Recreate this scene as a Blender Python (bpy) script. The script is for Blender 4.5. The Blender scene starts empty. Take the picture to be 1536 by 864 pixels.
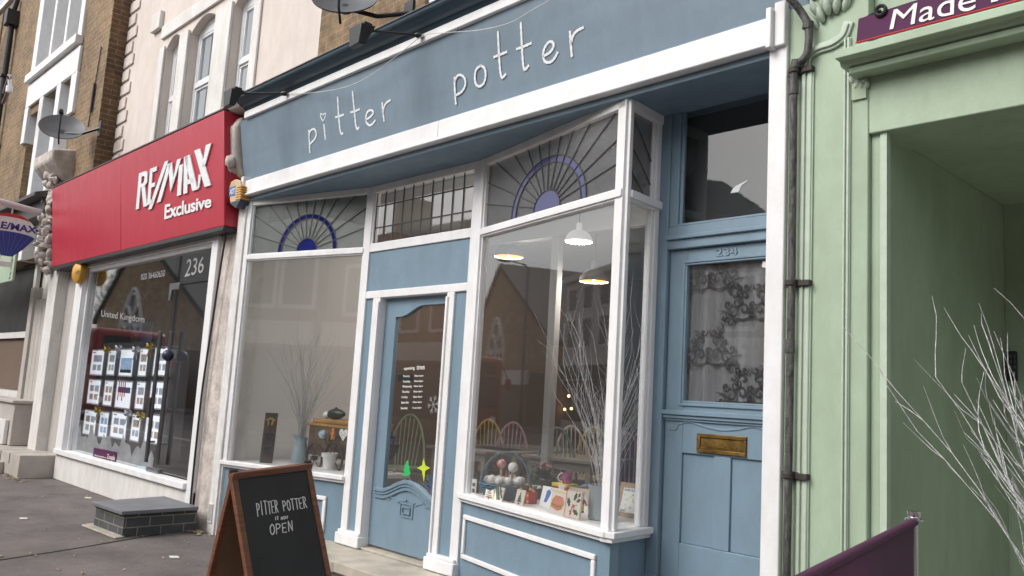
import bpy, bmesh, math, random
import numpy as np
from mathutils import Vector
sc = bpy.context.scene
C = sc.collection
rnd = random.Random(7)
R = math.radians

# ------------------------------------------------------------ camera, sky, sun, exposure
F = 1270.0
CAM = np.array([0, 0, 1.40])
YAW, PITCH, ROLL = R(-46.5), R(7.53), R(3.36)
_f = np.array([math.sin(YAW)*math.cos(PITCH), math.cos(YAW)*math.cos(PITCH), math.sin(PITCH)])
_r = np.cross(_f, [0, 0, 1]); _r /= np.linalg.norm(_r)
_u = np.cross(_r, _f)
_rt = math.cos(ROLL)*_r + math.sin(ROLL)*_u
_up = -math.sin(ROLL)*_r + math.cos(ROLL)*_u
cam = bpy.data.cameras.new('camera'); cam.sensor_width = 36; cam.lens = F*36/1536
cam.clip_start = 0.05; cam.clip_end = 600
co = bpy.data.objects.new('camera', cam); C.objects.link(co)
from mathutils import Matrix
co.matrix_world = Matrix(((_rt[0], _up[0], -_f[0], CAM[0]), (_rt[1], _up[1], -_f[1], CAM[1]), (_rt[2], _up[2], -_f[2], CAM[2]), (0, 0, 0, 1)))
sc.camera = co

w = bpy.data.worlds.new('World'); sc.world = w; w.use_nodes = True
nt = w.node_tree; bg = nt.nodes['Background']
sky = nt.nodes.new('ShaderNodeTexSky'); sky.sky_type = 'NISHITA'; sky.sun_disc = False
sky.sun_elevation = R(42); sky.sun_rotation = R(200)
sky.air_density = 1.0; sky.dust_density = 4.0; sky.ozone_density = 1.0
hs = nt.nodes.new('ShaderNodeHueSaturation'); hs.inputs['Saturation'].default_value = 0.22
nt.links.new(sky.outputs[0], hs.inputs['Color']); nt.links.new(hs.outputs[0], bg.inputs[0])
bg.inputs[1].default_value = 0.15
sun = bpy.data.lights.new('sun', 'SUN'); sun.energy = 0.55; sun.angle = R(25); sun.color = (1, .97, .93)
so = bpy.data.objects.new('sun', sun); C.objects.link(so)
_az, _el = R(200), R(42)      # sky azimuth, clockwise from +y
_sd = Vector((math.sin(_az)*math.cos(_el), math.cos(_az)*math.cos(_el), math.sin(_el)))
so.rotation_euler = _sd.to_track_quat('Z', 'Y').to_euler()
so.location = (0, -10, 20)
sc.view_settings.view_transform = 'Standard'; sc.view_settings.look = 'None'
sc.view_settings.gamma = 1; sc.view_settings.use_curve_mapping = False
sc.view_settings.exposure = 0.66

# ------------------------------------------------------------ measuring: photo pixel -> point on a real plane
def ray(px, py):
    d = (px-768)*_rt + (432-py)*_up + F*_f
    return d/np.linalg.norm(d)
def at(px, py, Y):
    d = ray(px, py); return CAM + d*((Y-CAM[1])/d[1])
def atz(px, py, Z):
    d = ray(px, py); return CAM + d*((Z-CAM[2])/d[2])
def atp(px, py, p0, n):
    d = ray(px, py); n = np.array(n, float); return CAM + d*(((np.array(p0)-CAM)@n)/(d@n))

# ------------------------------------------------------------ materials
def mat(name, col, rough=.6, var=.12, scale=6, bump=0.0, bscale=40, metal=0, spec=.5, col2=None, emit=0, coat=0, streak=False, grime=0):
    m = bpy.data.materials.new(name); m.use_nodes = True
    n = m.node_tree.nodes; L = m.node_tree.links; b = n['Principled BSDF']
    tc = n.new('ShaderNodeTexCoord'); no = n.new('ShaderNodeTexNoise')
    no.inputs['Scale'].default_value = scale; no.inputs['Detail'].default_value = 6
    if streak:
        mp = n.new('ShaderNodeMapping'); mp.inputs['Scale'].default_value = streak
        L.new(tc.outputs['Object'], mp.inputs[0]); L.new(mp.outputs[0], no.inputs[0])
    else: L.new(tc.outputs['Object'], no.inputs[0])
    rp = n.new('ShaderNodeValToRGB')
    c2 = col2 or tuple(min(1, c*(1+var)) for c in col)
    c1 = tuple(c*(1-var) for c in col)
    rp.color_ramp.elements[0].position = .3; rp.color_ramp.elements[1].position = .7
    rp.color_ramp.elements[0].color = (*c1, 1); rp.color_ramp.elements[1].color = (*c2, 1)
    L.new(no.outputs[0], rp.inputs[0])
    if grime:
        ng = n.new('ShaderNodeTexNoise'); ng.inputs['Scale'].default_value = 3; ng.inputs['Detail'].default_value = 8; ng.inputs['Roughness'].default_value = .72
        mg = n.new('ShaderNodeMapping'); mg.inputs['Scale'].default_value = (2.4, 2.4, .95); L.new(tc.outputs['Object'], mg.inputs[0]); L.new(mg.outputs[0], ng.inputs[0])
        rg = n.new('ShaderNodeValToRGB'); rg.color_ramp.elements[0].position = .40; rg.color_ramp.elements[1].position = .62
        g_ = 1-grime*.8; rg.color_ramp.elements[0].color = (g_, g_*.985, g_*.96, 1); rg.color_ramp.elements[1].color = (1, 1, 1, 1); L.new(ng.outputs[0], rg.inputs[0])
        mm = n.new('ShaderNodeMix'); mm.data_type = 'RGBA'; mm.blend_type = 'MULTIPLY'; mm.inputs[0].default_value = 1
        L.new(rp.outputs[0], mm.inputs[6]); L.new(rg.outputs[0], mm.inputs[7]); L.new(mm.outputs[2], b.inputs['Base Color'])
        rr_ = n.new('ShaderNodeMapRange'); rr_.inputs['To Min'].default_value = min(1, rough+.18); rr_.inputs['To Max'].default_value = max(.1, rough-.05); L.new(ng.outputs[0], rr_.inputs[0]); L.new(rr_.outputs[0], b.inputs['Roughness'])
    else: L.new(rp.outputs[0], b.inputs['Base Color'])
    b.inputs['Roughness'].default_value = rough
    b.inputs['Metallic'].default_value = metal
    b.inputs['Specular IOR Level'].default_value = spec
    if coat: b.inputs['Coat Weight'].default_value = coat; b.inputs['Coat Roughness'].default_value = .15
    if bump:
        n2 = n.new('ShaderNodeTexNoise'); n2.inputs['Scale'].default_value = bscale; n2.inputs['Detail'].default_value = 4
        L.new(tc.outputs['Object'], n2.inputs[0])
        bp = n.new('ShaderNodeBump'); bp.inputs['Strength'].default_value = bump; bp.inputs['Distance'].default_value = .01
        L.new(n2.outputs[0], bp.inputs['Height']); L.new(bp.outputs[0], b.inputs['Normal'])
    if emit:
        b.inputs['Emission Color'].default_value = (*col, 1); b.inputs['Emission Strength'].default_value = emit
    return m

def brick_mat(name, c1, c2, mortar, sx=1.0, axis='XZ', bw=.225, bh=.075, dirt=.5):
    m = bpy.data.materials.new(name); m.use_nodes = True
    n = m.node_tree.nodes; L = m.node_tree.links; b = n['Principled BSDF']
    tc = n.new('ShaderNodeTexCoord'); sp = n.new('ShaderNodeSeparateXYZ'); cb = n.new('ShaderNodeCombineXYZ')
    L.new(tc.outputs['Object'], sp.inputs[0])
    ge = n.new('ShaderNodeNewGeometry'); sn = n.new('ShaderNodeSeparateXYZ'); L.new(ge.outputs['Normal'], sn.inputs[0])
    ab = n.new('ShaderNodeMath'); ab.operation = 'ABSOLUTE'; L.new(sn.outputs[0], ab.inputs[0])
    gt = n.new('ShaderNodeMath'); gt.operation = 'GREATER_THAN'; gt.inputs[1].default_value = .7; L.new(ab.outputs[0], gt.inputs[0])
    mx = n.new('ShaderNodeMix'); L.new(gt.outputs[0], mx.inputs[0]); L.new(sp.outputs[0], mx.inputs[2]); L.new(sp.outputs[1], mx.inputs[3])
    L.new(mx.outputs[0], cb.inputs[0]); L.new(sp.outputs[2], cb.inputs[1])
    br = n.new('ShaderNodeTexBrick'); L.new(cb.outputs[0], br.inputs[0])
    br.inputs['Scale'].default_value = 1; br.inputs['Brick Width'].default_value = bw; br.inputs['Row Height'].default_value = bh
    br.inputs['Mortar Size'].default_value = .006; br.inputs['Bias'].default_value = -.1; br.inputs['Mortar Smooth'].default_value = .3
    br.inputs['Color1'].default_value = (*c1, 1); br.inputs['Color2'].default_value = (*c2, 1); br.inputs['Mortar'].default_value = (*mortar, 1)
    no = n.new('ShaderNodeTexNoise'); no.inputs['Scale'].default_value = 1.3; no.inputs['Detail'].default_value = 8; no.inputs['Roughness'].default_value = .7
    L.new(tc.outputs['Object'], no.inputs[0])
    n3 = n.new('ShaderNodeTexNoise'); n3.inputs['Scale'].default_value = 14; n3.inputs['Detail'].default_value = 3; L.new(tc.outputs['Object'], n3.inputs[0])
    rp = n.new('ShaderNodeValToRGB'); rp.color_ramp.elements[0].position = .3; rp.color_ramp.elements[1].position = .75
    d = 1-dirt; rp.color_ramp.elements[0].color = (d, d, d*.95, 1); rp.color_ramp.elements[1].color = (1.15, 1.12, 1.05, 1)
    ad = n.new('ShaderNodeMath'); ad.operation = 'ADD'; L.new(no.outputs[0], ad.inputs[0])
    m5 = n.new('ShaderNodeMath'); m5.operation = 'MULTIPLY_ADD'; m5.inputs[1].default_value = .7; m5.inputs[2].default_value = -.35
    L.new(n3.outputs[0], m5.inputs[0]); L.new(m5.outputs[0], ad.inputs[1]); L.new(ad.outputs[0], rp.inputs[0])
    mu = n.new('ShaderNodeMix'); mu.data_type = 'RGBA'; mu.blend_type = 'MULTIPLY'; mu.inputs[0].default_value = 1
    L.new(br.outputs[0], mu.inputs[6]); L.new(rp.outputs[0], mu.inputs[7]); L.new(mu.outputs[2], b.inputs['Base Color'])
    b.inputs['Roughness'].default_value = .9
    bp = n.new('ShaderNodeBump'); bp.inputs['Strength'].default_value = .6; bp.inputs['Distance'].default_value = .008; bp.invert = True
    L.new(br.outputs['Fac'], bp.inputs['Height']); L.new(bp.outputs[0], b.inputs['Normal'])
    return m

def glass_mat(name, tint=(.9, .92, .92), ior=1.5, gain=1.7, rough=0.0, diffuse=0.0, dcol=(.3, .32, .32), bump=0, bscale=60):
    m = bpy.data.materials.new(name); m.use_nodes = True
    n = m.node_tree.nodes; L = m.node_tree.links; n.remove(n['Principled BSDF']); out = n['Material Output']
    tr = n.new('ShaderNodeBsdfTransparent'); tr.inputs[0].default_value = (*tint, 1)
    gl = n.new('ShaderNodeBsdfGlossy'); gl.inputs['Roughness'].default_value = rough
    fr = n.new('ShaderNodeFresnel'); fr.inputs[0].default_value = ior
    ge = n.new('ShaderNodeNewGeometry')
    inv = n.new('ShaderNodeMath'); inv.operation = 'SUBTRACT'; inv.inputs[0].default_value = 1; L.new(ge.outputs['Backfacing'], inv.inputs[1])
    mg = n.new('ShaderNodeMath'); mg.operation = 'MULTIPLY'; L.new(fr.outputs[0], mg.inputs[0]); mg.inputs[1].default_value = gain
    mf = n.new('ShaderNodeMath'); mf.operation = 'MULTIPLY'; mf.use_clamp = True; L.new(mg.outputs[0], mf.inputs[0]); L.new(inv.outputs[0], mf.inputs[1])
    base = tr
    if diffuse:
        df = n.new('ShaderNodeBsdfDiffuse'); df.inputs[0].default_value = (*dcol, 1)
        m1 = n.new('ShaderNodeMixShader'); m1.inputs[0].default_value = diffuse
        L.new(tr.outputs[0], m1.inputs[1]); L.new(df.outputs[0], m1.inputs[2]); base = m1
    ms = n.new('ShaderNodeMixShader'); L.new(mf.outputs[0], ms.inputs[0]); L.new(base.outputs[0], ms.inputs[1]); L.new(gl.outputs[0], ms.inputs[2])
    L.new(ms.outputs[0], out.inputs[0])
    tc = n.new('ShaderNodeTexCoord'); n2 = n.new('ShaderNodeTexNoise'); n2.inputs['Scale'].default_value = bscale; L.new(tc.outputs['Object'], n2.inputs[0])
    bp = n.new('ShaderNodeBump'); bp.inputs['Strength'].default_value = bump or .003; bp.inputs['Distance'].default_value = .01
    L.new(n2.outputs[0], bp.inputs['Height']); L.new(bp.outputs[0], gl.inputs['Normal'])
    return m

M = {}
M['blue'] = mat('blue_paint', (.178, .262, .332), .42, .05, 3, .12, 25, grime=0.1)
M['blue_fascia'] = mat('blue_fascia_paint', (.178, .245, .305), .5, .07, 2.0, .25, 3.5, grime=0.1, streak=(.35, 1, 3))
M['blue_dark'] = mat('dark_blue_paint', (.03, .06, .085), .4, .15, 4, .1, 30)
M['white'] = mat('white_paint', (.78, .78, .79), .45, .035, 5, .15, 30, grime=0.09)
M['white_old'] = mat('old_white_paint', (.72, .71, .7), .6, .08, 9, .5, 22, grime=0.22)
M['lettering'] = mat('white_sign_paint', (.78, .79, .8), .6, .06, 40)
M['green'] = mat('pale_green_paint', (.365, .465, .34), .55, .05, 2.5, .3, 9, grime=0.13)
M['green_light'] = mat('pale_green_moulding_paint', (.45, .53, .425), .55, .06, 14, .3, 20)
M['red'] = mat('red_sign', (.46, .028, .052), .33, .04, 1.5, .02, 3, grime=0.05)
M['plaster'] = mat('pink_plaster', (.66, .585, .54), .85, .06, 1.2, .25, 60, grime=0.1)
M['plaster_old'] = mat('flaking_plaster', (.56, .5, .46), .9, .22, 7, .9, 24, grime=0.3)
M['render'] = mat('white_render', (.70, .68, .66), .8, .06, 2, .2, 60, grime=0.14)
M['beige'] = mat('beige_wall', (.46, .43, .40), .75, .06, 1.5, .1, 30, grime=0.12)
M['brick'] = brick_mat('stock_brick', (.31, .205, .118), (.225, .15, .088), (.33, .28, .21))
M['brick_dark'] = brick_mat('dark_brick_return', (.17, .095, .05), (.11, .065, .04), (.26, .2, .15))
M['brick_grey'] = brick_mat('grey_step_brick', (.075, .08, .09), (.045, .05, .058), (.26, .23, .175), bw=.22, bh=.085, dirt=.3)
M['stonewall'] = brick_mat('church_stone', (.50, .36, .235), (.38, .27, .18), (.32, .24, .17), bw=.5, bh=.22)
M['slate'] = mat('slate_slab', (.15, .153, .165), .55, .15, 5, .2, 60)
M['step'] = mat('worn_stone', (.40, .36, .30), .85, .25, 5, .6, 18)
M['tile'] = mat('beige_tile', (.45, .41, .37), .5, .1, 6, .05)
M['asphalt'] = None
M['black'] = mat('black_metal', (.015, .015, .016), .4, .3, 10)
M['iron'] = mat('weathered_iron_pipe', (.035, .033, .034), .6, .5, 16, .6, 40, col2=(.12, .115, .11), streak=(6, 6, 1))
M['dish'] = mat('grey_dish', (.10, .105, .115), .5, .12, 6)
M['chalk_black'] = mat('chalkboard', (.012, .013, .014), .55, .35, 3, .05)
M['chalk'] = mat('chalk', (.72, .72, .72), .9, .15, 60)
M['wood'] = mat('brown_wood_frame', (.17, .065, .032), .5, .3, 5, .15, 30, streak=(1, 1, 12))
M['wood_in'] = mat('raw_hardboard', (.21, .12, .06), .7, .12, 6)
M['yellow'] = mat('yellow_plastic', (.62, .33, .05), .45, .08, 8)
M['tan'] = mat('faded_cream_plastic', (.56, .40, .24), .5, .08, 8)
M['navy'] = mat('navy_plastic', (.02, .025, .05), .4, .1)
M['adtblue'] = mat('blue_label', (.05, .16, .42), .45, .05)
M['purple'] = mat('purple_fabric', (.085, .022, .065), .75, .12, 5, .3, 220)
M['purple_sign'] = mat('purple_sign_board', (.075, .014, .06), .6, .06, 3, spec=.2)
M['cream'] = mat('cream_letters', (.76, .74, .70), .5, .03)
M['chrome'] = mat('chrome', (.7, .7, .7), .15, .02, metal=1)
M['steel'] = mat('brushed_steel', (.3, .3, .31), .3, .1, metal=1)
M['brass'] = mat('aged_brass', (.20, .125, .04), .5, .4, 20, .3, 40, metal=1)
M['twig'] = mat('white_twig', (.60, .595, .59), .85, .4, 45, bump=.5, bscale=150)
M['twig_grey'] = mat('grey_twig', (.40, .40, .41), .8, .2, 30)
M['paleblue'] = mat('pale_blue_enamel', (.34, .45, .50), .4, .05, 5)
M['galv'] = mat('pale_grey_pot', (.34, .40, .43), .55, .07, 8, .3, 90)
M['lead'] = mat('lead_came', (.05, .05, .052), .5, .2)
M['bluegl'] = mat('cobalt_glass', (.012, .018, .12), .08, .15, 5)
M['violetgl'] = mat('violet_glass', (.05, .05, .14), .1, .15, 5)
M['wall_in'] = mat('interior_wall', (.80, .79, .78), .8, .03, 1)
M['brown_in'] = mat('dimmed_brown', (.15, .10, .07), .8, .1, 1)  # dimness of the deeper room put into the wall colour
M['ceil_in'] = mat('interior_ceiling', (.42, .42, .42), .8, .03, 1)
M['floor_in'] = mat('interior_floor', (.12, .085, .06), .5, .2, 4)
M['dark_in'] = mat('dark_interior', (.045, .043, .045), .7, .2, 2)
M['dpipe'] = mat('black_downpipe', (.02, .02, .022), .5, .2)
M['pvc'] = mat('window_plastic', (.74, .75, .76), .35, .03)
M['blind'] = mat('pale_window_blind', (.55, .57, .60), .8, .05, 2)
M['leaf'] = mat('dry_leaf', (.20, .11, .05), .9, .5, 30, col2=(.5, .4, .25))
M['scrap'] = mat('paper_scrap', (.62, .60, .56), .9, .1)
M['paper'] = mat('white_paper', (.80, .80, .80), .7, .03)
M['glowpaper'] = mat('glowing_card', (.86, .88, .92), .7, .03, emit=.95)  # emission added so the card paper shows bright
M['acrylic'] = mat('clear_pocket_edge', (.62, .65, .68), .15, .1)
M['gold'] = mat('gold_ribbon', (.52, .36, .06), .25, .2, metal=.8)
M['silver'] = mat('silver_ribbon', (.7, .72, .75), .25, .1, metal=.7)
M['redp'] = mat('red_paint', (.50, .03, .03), .4, .1)
M['orange'] = mat('orange_paint', (.62, .19, .03), .5, .15)
M['yel'] = mat('bright_yellow_paint', (.66, .56, .04), .5, .05)
M['lime'] = mat('lime_sticker', (.50, .62, .04), .5, .03)
M['grn'] = mat('green_sticker', (.03, .42, .12), .5, .05)
M['dkgreen'] = mat('dark_green_leaf', (.025, .06, .022), .6, .3, 20)
M['frost'] = mat('frosted_film', (.55, .58, .60), .7, .25, 5, col2=(.75, .77, .78))
M['etch'] = mat('pale_window_lettering', (.33, .33, .33), .6, .05)
M['whiteetch'] = mat('white_window_lettering', (.8, .8, .78), .6, .03)
M['basket'] = mat('blue_wicker', (.06, .115, .15), .7, .35, 60, .5, 120)
M['felt'] = mat('white_wool_ball', (.76, .76, .74), .9, .04, 20, .4, 60)
M['bauble_red'] = mat('red_and_white_bauble', (.55, .03, .02), .35, .1, 26, col2=(.72, .55, .48))
M['bauble_blue'] = mat('blue_and_white_bauble', (.10, .33, .50), .35, .1, 18, col2=(.7, .75, .76))
M['kraft'] = mat('kraft_board', (.42, .29, .18), .8, .08, 20)
M['cardcream'] = mat('cream_tile', (.66, .61, .53), .6, .04)
M['terr'] = mat('white_glazed_pot', (.68, .68, .66), .5, .06)
M['trunk'] = mat('distressed_trunk', (.085, .048, .026), .7, .6, 9, .4, 30, col2=(.17, .10, .055))
M['trunklid'] = mat('golden_wood', (.36, .20, .06), .5, .25, 4, streak=(1, 8, 8))
M['plaque'] = mat('dark_stained_plank', (.05, .032, .026), .6, .3, 6, streak=(6, 6, 1))
M['goldleaf'] = mat('gold_footprint', (.55, .38, .10), .35, .3, 30, metal=.6)
M['rust'] = mat('rusty_iron', (.04, .03, .025), .7, .4, 30)
M['lace'] = mat('dark_lace', (.022, .022, .025), .8, .1)
M['curtain'] = mat('grey_net_curtain', (.17, .17, .18), .85, .3, 3, streak=(6, 6, .6))
M['fadedgreen'] = mat('dim_green_door', (.10, .15, .09), .6, .1)
M['shade_bright'] = mat('bright_lamp_shade', (.85, .84, .80), .4, .02, emit=.22)  # emission stands in for room light on the white shade
M['shade_grey'] = mat('grey_lamp_shade', (.20, .20, .20), .6, .05)
M['warm'] = mat('lit_lamp_interior', (.95, .50, .13), .5, .02, emit=1.0)
M['lampwhite'] = mat('lit_white_lamp', (1.0, .96, .86), .5, .02, emit=3.0)
M['bulb'] = mat('bright_bulb', (1.0, .9, .65), .5, .0, emit=9)
M['fairy'] = mat('fairy_bulb', (1.0, .55, .2), .5, .0, emit=5)
M['table_cream'] = mat('table_paint', (.24, .22, .19), .6, .06)
for k, c in dict(ch_green=(.25, .34, .21), ch_yellow=(.48, .38, .12), ch_pink=(.34, .20, .24), ch_teal=(.12, .19, .19), ch_cream=(.42, .38, .32)).items():
    M[k] = mat(k[3:] + '_chair_paint', c, .5, .06)
M['matt_glass'] = mat('dim_window', (.035, .033, .032), .45, .4, 3, spec=.15)
M['glass'] = glass_mat('shop_glass', tint=(.95, .955, .955), gain=3.1, diffuse=.02, dcol=(.62, .62, .62))
M['glass236'] = glass_mat('dark_shop_glass', tint=(.88, .89, .90), gain=2.7, diffuse=.01, dcol=(.6, .6, .6))
M['glass_up'] = glass_mat('upper_window_glass', gain=2.2)
M['obscure'] = glass_mat('obscure_textured_glass', tint=(.5, .55, .54), gain=1.8, rough=.14, diffuse=.25, dcol=(.22, .25, .24), bump=.5, bscale=110)
M['obscure_dim'] = glass_mat('obscure_glass_grey', tint=(.5, .5, .52), gain=2.0, rough=.12, diffuse=.25, dcol=(.19, .19, .195), bump=.45, bscale=120)

def asphalt():
    m = bpy.data.materials.new('asphalt'); m.use_nodes = True
    n = m.node_tree.nodes; L = m.node_tree.links; b = n['Principled BSDF']
    tc = n.new('ShaderNodeTexCoord')
    a = n.new('ShaderNodeTexNoise'); a.inputs['Scale'].default_value = 1.6; a.inputs['Roughness'].default_value = .65; a.inputs['Detail'].default_value = 6; L.new(tc.outputs['Object'], a.inputs[0])
    g = n.new('ShaderNodeTexVoronoi'); g.inputs['Scale'].default_value = 95; L.new(tc.outputs['Object'], g.inputs[0])
    r1 = n.new('ShaderNodeValToRGB'); r1.color_ramp.elements[0].color = (.088, .076, .071, 1); r1.color_ramp.elements[1].color = (.165, .143, .134, 1)
    r1.color_ramp.elements[0].position = .35; r1.color_ramp.elements[1].position = .65; L.new(a.outputs[0], r1.inputs[0])
    s = n.new('ShaderNodeTexNoise'); s.inputs['Scale'].default_value = 26; s.inputs['Detail'].default_value = 5; s.inputs['Roughness'].default_value = .75; L.new(tc.outputs['Object'], s.inputs[0])
    r2 = n.new('ShaderNodeValToRGB'); r2.color_ramp.elements[0].position = .60; r2.color_ramp.elements[1].position = .70
    r2.color_ramp.elements[0].color = (0, 0, 0, 1); r2.color_ramp.elements[1].color = (1, 1, 1, 1); L.new(s.outputs[0], r2.inputs[0])
    mx = n.new('ShaderNodeMix'); mx.data_type = 'RGBA'; L.new(r2.outputs[0], mx.inputs[0]); L.new(r1.outputs[0], mx.inputs[6]); mx.inputs[7].default_value = (.19, .17, .16, 1)
    v2 = n.new('ShaderNodeTexVoronoi'); v2.inputs['Scale'].default_value = 7; L.new(tc.outputs['Object'], v2.inputs[0])
    lt = n.new('ShaderNodeMapRange'); lt.inputs['From Min'].default_value = .10; lt.inputs['From Max'].default_value = .16; lt.inputs['To Min'].default_value = 1; lt.inputs['To Max'].default_value = 0; L.new(v2.outputs['Distance'], lt.inputs[0])
    sc_ = n.new('ShaderNodeSeparateColor'); L.new(v2.outputs['Color'], sc_.inputs[0]); gr = n.new('ShaderNodeMath'); gr.operation = 'GREATER_THAN'; gr.inputs[1].default_value = .62; L.new(sc_.outputs[0], gr.inputs[0])
    ml = n.new('ShaderNodeMath'); ml.operation = 'MULTIPLY'; L.new(lt.outputs[0], ml.inputs[0]); L.new(gr.outputs[0], ml.inputs[1])
    m7 = n.new('ShaderNodeMath'); m7.operation = 'MULTIPLY'; L.new(ml.outputs[0], m7.inputs[0]); m7.inputs[1].default_value = .55
    mx2 = n.new('ShaderNodeMix'); mx2.data_type = 'RGBA'; L.new(m7.outputs[0], mx2.inputs[0]); L.new(mx.outputs[2], mx2.inputs[6]); mx2.inputs[7].default_value = (.045, .04, .038, 1)
    L.new(mx2.outputs[2], b.inputs['Base Color']); b.inputs['Roughness'].default_value = .75
    bp = n.new('ShaderNodeBump'); bp.inputs['Strength'].default_value = .5; bp.inputs['Distance'].default_value = .01
    L.new(g.outputs[0], bp.inputs['Height']); L.new(bp.outputs[0], b.inputs['Normal'])
    return m
M['asphalt'] = asphalt()

# ------------------------------------------------------------ mesh builder
class Fr:                      # a vertical plane: s along, o outward (towards the street), z up
    def __init__(s, a, b=None):
        if b is None: b = (a[0]+1, a[1])
        s.a = np.array([a[0], a[1], 0.]); d = np.array([b[0]-a[0], b[1]-a[1], 0.]); s.len = np.linalg.norm(d)
        s.u = d/s.len; s.n = np.array([s.u[1], -s.u[0], 0.])
    def P(s, t, z, o=0): return s.a + s.u*t + s.n*o + np.array([0, 0, z])
    def px(s, x, y, o=0):
        p = atp(x, y, s.a + s.n*o, s.n); return (p-s.a)@s.u, p[2]
def yf(y): return Fr((0, y))   # plane parallel to the street: s is world x

def cr(pts, n=6):              # smooth curve through points
    P = [np.array(p, float) for p in pts]
    if len(P) < 3: return P
    out = []
    Q = [2*P[0]-P[1]] + P + [2*P[-1]-P[-2]]
    for i in range(1, len(Q)-2):
        for k in range(n):
            t = k/n; a, b, c, d = Q[i-1], Q[i], Q[i+1], Q[i+2]
            out.append(.5*((2*b)+(c-a)*t+(2*a-5*b+4*c-d)*t*t+(3*b-a-3*c+d)*t**3))
    out.append(P[-1]); return out

class MB:
    def __init__(s): s.v = []; s.f = []
    def add(s, vs, fs):
        k = len(s.v); s.v += [tuple(map(float, p)) for p in vs]; s.f += [tuple(i+k for i in f) for f in fs]; return s
    def hexa(s, p): return s.add(p, [(0, 3, 2, 1), (4, 5, 6, 7), (0, 1, 5, 4), (1, 2, 6, 5), (2, 3, 7, 6), (3, 0, 4, 7)])
    def box(s, x0, x1, y0, y1, z0, z1):
        return s.hexa([(x0, y0, z0), (x1, y0, z0), (x1, y1, z0), (x0, y1, z0), (x0, y0, z1), (x1, y0, z1), (x1, y1, z1), (x0, y1, z1)])
    def fbox(s, fr, s0, s1, z0, z1, o0, o1):
        P = fr.P; return s.hexa([P(s0, z0, o0), P(s1, z0, o0), P(s1, z0, o1), P(s0, z0, o1), P(s0, z1, o0), P(s1, z1, o0), P(s1, z1, o1), P(s0, z1, o1)])
    def frame(s, fr, s0, s1, z0, z1, wd, o0, o1):     # four-sided border
        s.fbox(fr, s0, s1, z0, z0+wd, o0, o1); s.fbox(fr, s0, s1, z1-wd, z1, o0, o1)
        s.fbox(fr, s0, s0+wd, z0+wd, z1-wd, o0, o1); s.fbox(fr, s1-wd, s1, z0+wd, z1-wd, o0, o1); return s
    def prism(s, poly, ext):
        n = len(poly); poly = [np.array(p, float) for p in poly]; ext = np.array(ext, float)
        return s.add(poly+[p+ext for p in poly], [tuple(range(n)), tuple(range(2*n-1, n-1, -1))]+[(i, (i+1) % n, n+(i+1) % n, n+i) for i in range(n)])
    def fprism(s, fr, poly, o0, o1):                   # polygon (s,z) on a frame
        return s.prism([fr.P(a, b, o0) for a, b in poly], fr.n*(o1-o0))
    def tube(s, pts, r, k=8, cap=True):
        pts = [np.array(p, float) for p in pts]; n = len(pts)
        rr = r if isinstance(r, (list, tuple)) else [r]*n
        vs = []; ref = None
        for i, p in enumerate(pts):
            t = pts[min(i+1, n-1)]-pts[max(i-1, 0)]; t = t/(np.linalg.norm(t)+1e-12)
            if ref is None: ref = np.array([0, 0, 1.]) if abs(t[2]) < .9 else np.array([1., 0, 0])
            a = np.cross(t, ref); a /= np.linalg.norm(a)+1e-12; b = np.cross(t, a); ref = -b if False else np.cross(a, t)
            for j in range(k):
                an = 2*math.pi*j/k; vs.append(p+rr[i]*(math.cos(an)*a+math.sin(an)*b))
        fs = [(i*k+j, i*k+(j+1) % k, (i+1)*k+(j+1) % k, (i+1)*k+j) for i in range(n-1) for j in range(k)]
        if cap: fs += [tuple(range(k)), tuple(range((n-1)*k, n*k))]
        return s.add(vs, fs)
    def lathe(s, prof, c, k=20, ax=(0, 0, 1)):
        c = np.array(c, float); ax = np.array(ax, float); ax /= np.linalg.norm(ax)
        a = np.cross(ax, [0, 0, 1.] if abs(ax[2]) < .9 else [1., 0, 0]); a /= np.linalg.norm(a); b = np.cross(ax, a)
        vs = [c+ax*z+r*(math.cos(2*math.pi*j/k)*a+math.sin(2*math.pi*j/k)*b) for r, z in prof for j in range(k)]
        n = len(prof)
        fs = [(i*k+j, i*k+(j+1) % k, (i+1)*k+(j+1) % k, (i+1)*k+j) for i in range(n-1) for j in range(k)]
        if prof[0][0] > 1e-4: fs.append(tuple(range(k)))
        if prof[-1][0] > 1e-4: fs.append(tuple(range((n-1)*k, n*k)))
        return s.add(vs, fs)
    def ball(s, c, r, k=14, sq=1): return s.lathe([(max(r*math.sin(math.pi*i/10), 1e-5), -r*sq*math.cos(math.pi*i/10)) for i in range(11)], c, k)
    def ribbon(s, pts, wd, nrm, th):                   # flat painted stroke, raised by th along nrm
        pts = [np.array(p, float) for p in pts]; n = len(pts); nrm = np.array(nrm, float); vs = []
        ww = wd if isinstance(wd, (list, tuple)) else [wd]*n
        for i, p in enumerate(pts):
            t = pts[min(i+1, n-1)]-pts[max(i-1, 0)]; t /= np.linalg.norm(t)+1e-12
            b = np.cross(nrm, t); b /= np.linalg.norm(b)+1e-12
            e = t*ww[i]*.4*(-1 if i == 0 else 1 if i == n-1 else 0)
            for q, h in ((-1, 0), (1, 0), (1, th), (-1, th)): vs.append(p+e+b*q*ww[i]/2+nrm*h)
        fs = [(i*4+j, i*4+(j+1) % 4, (i+1)*4+(j+1) % 4, (i+1)*4+j) for i in range(n-1) for j in range(4)]
        return s.add(vs, fs+[(0, 1, 2, 3), tuple(range(4*n-4, 4*n))])
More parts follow.
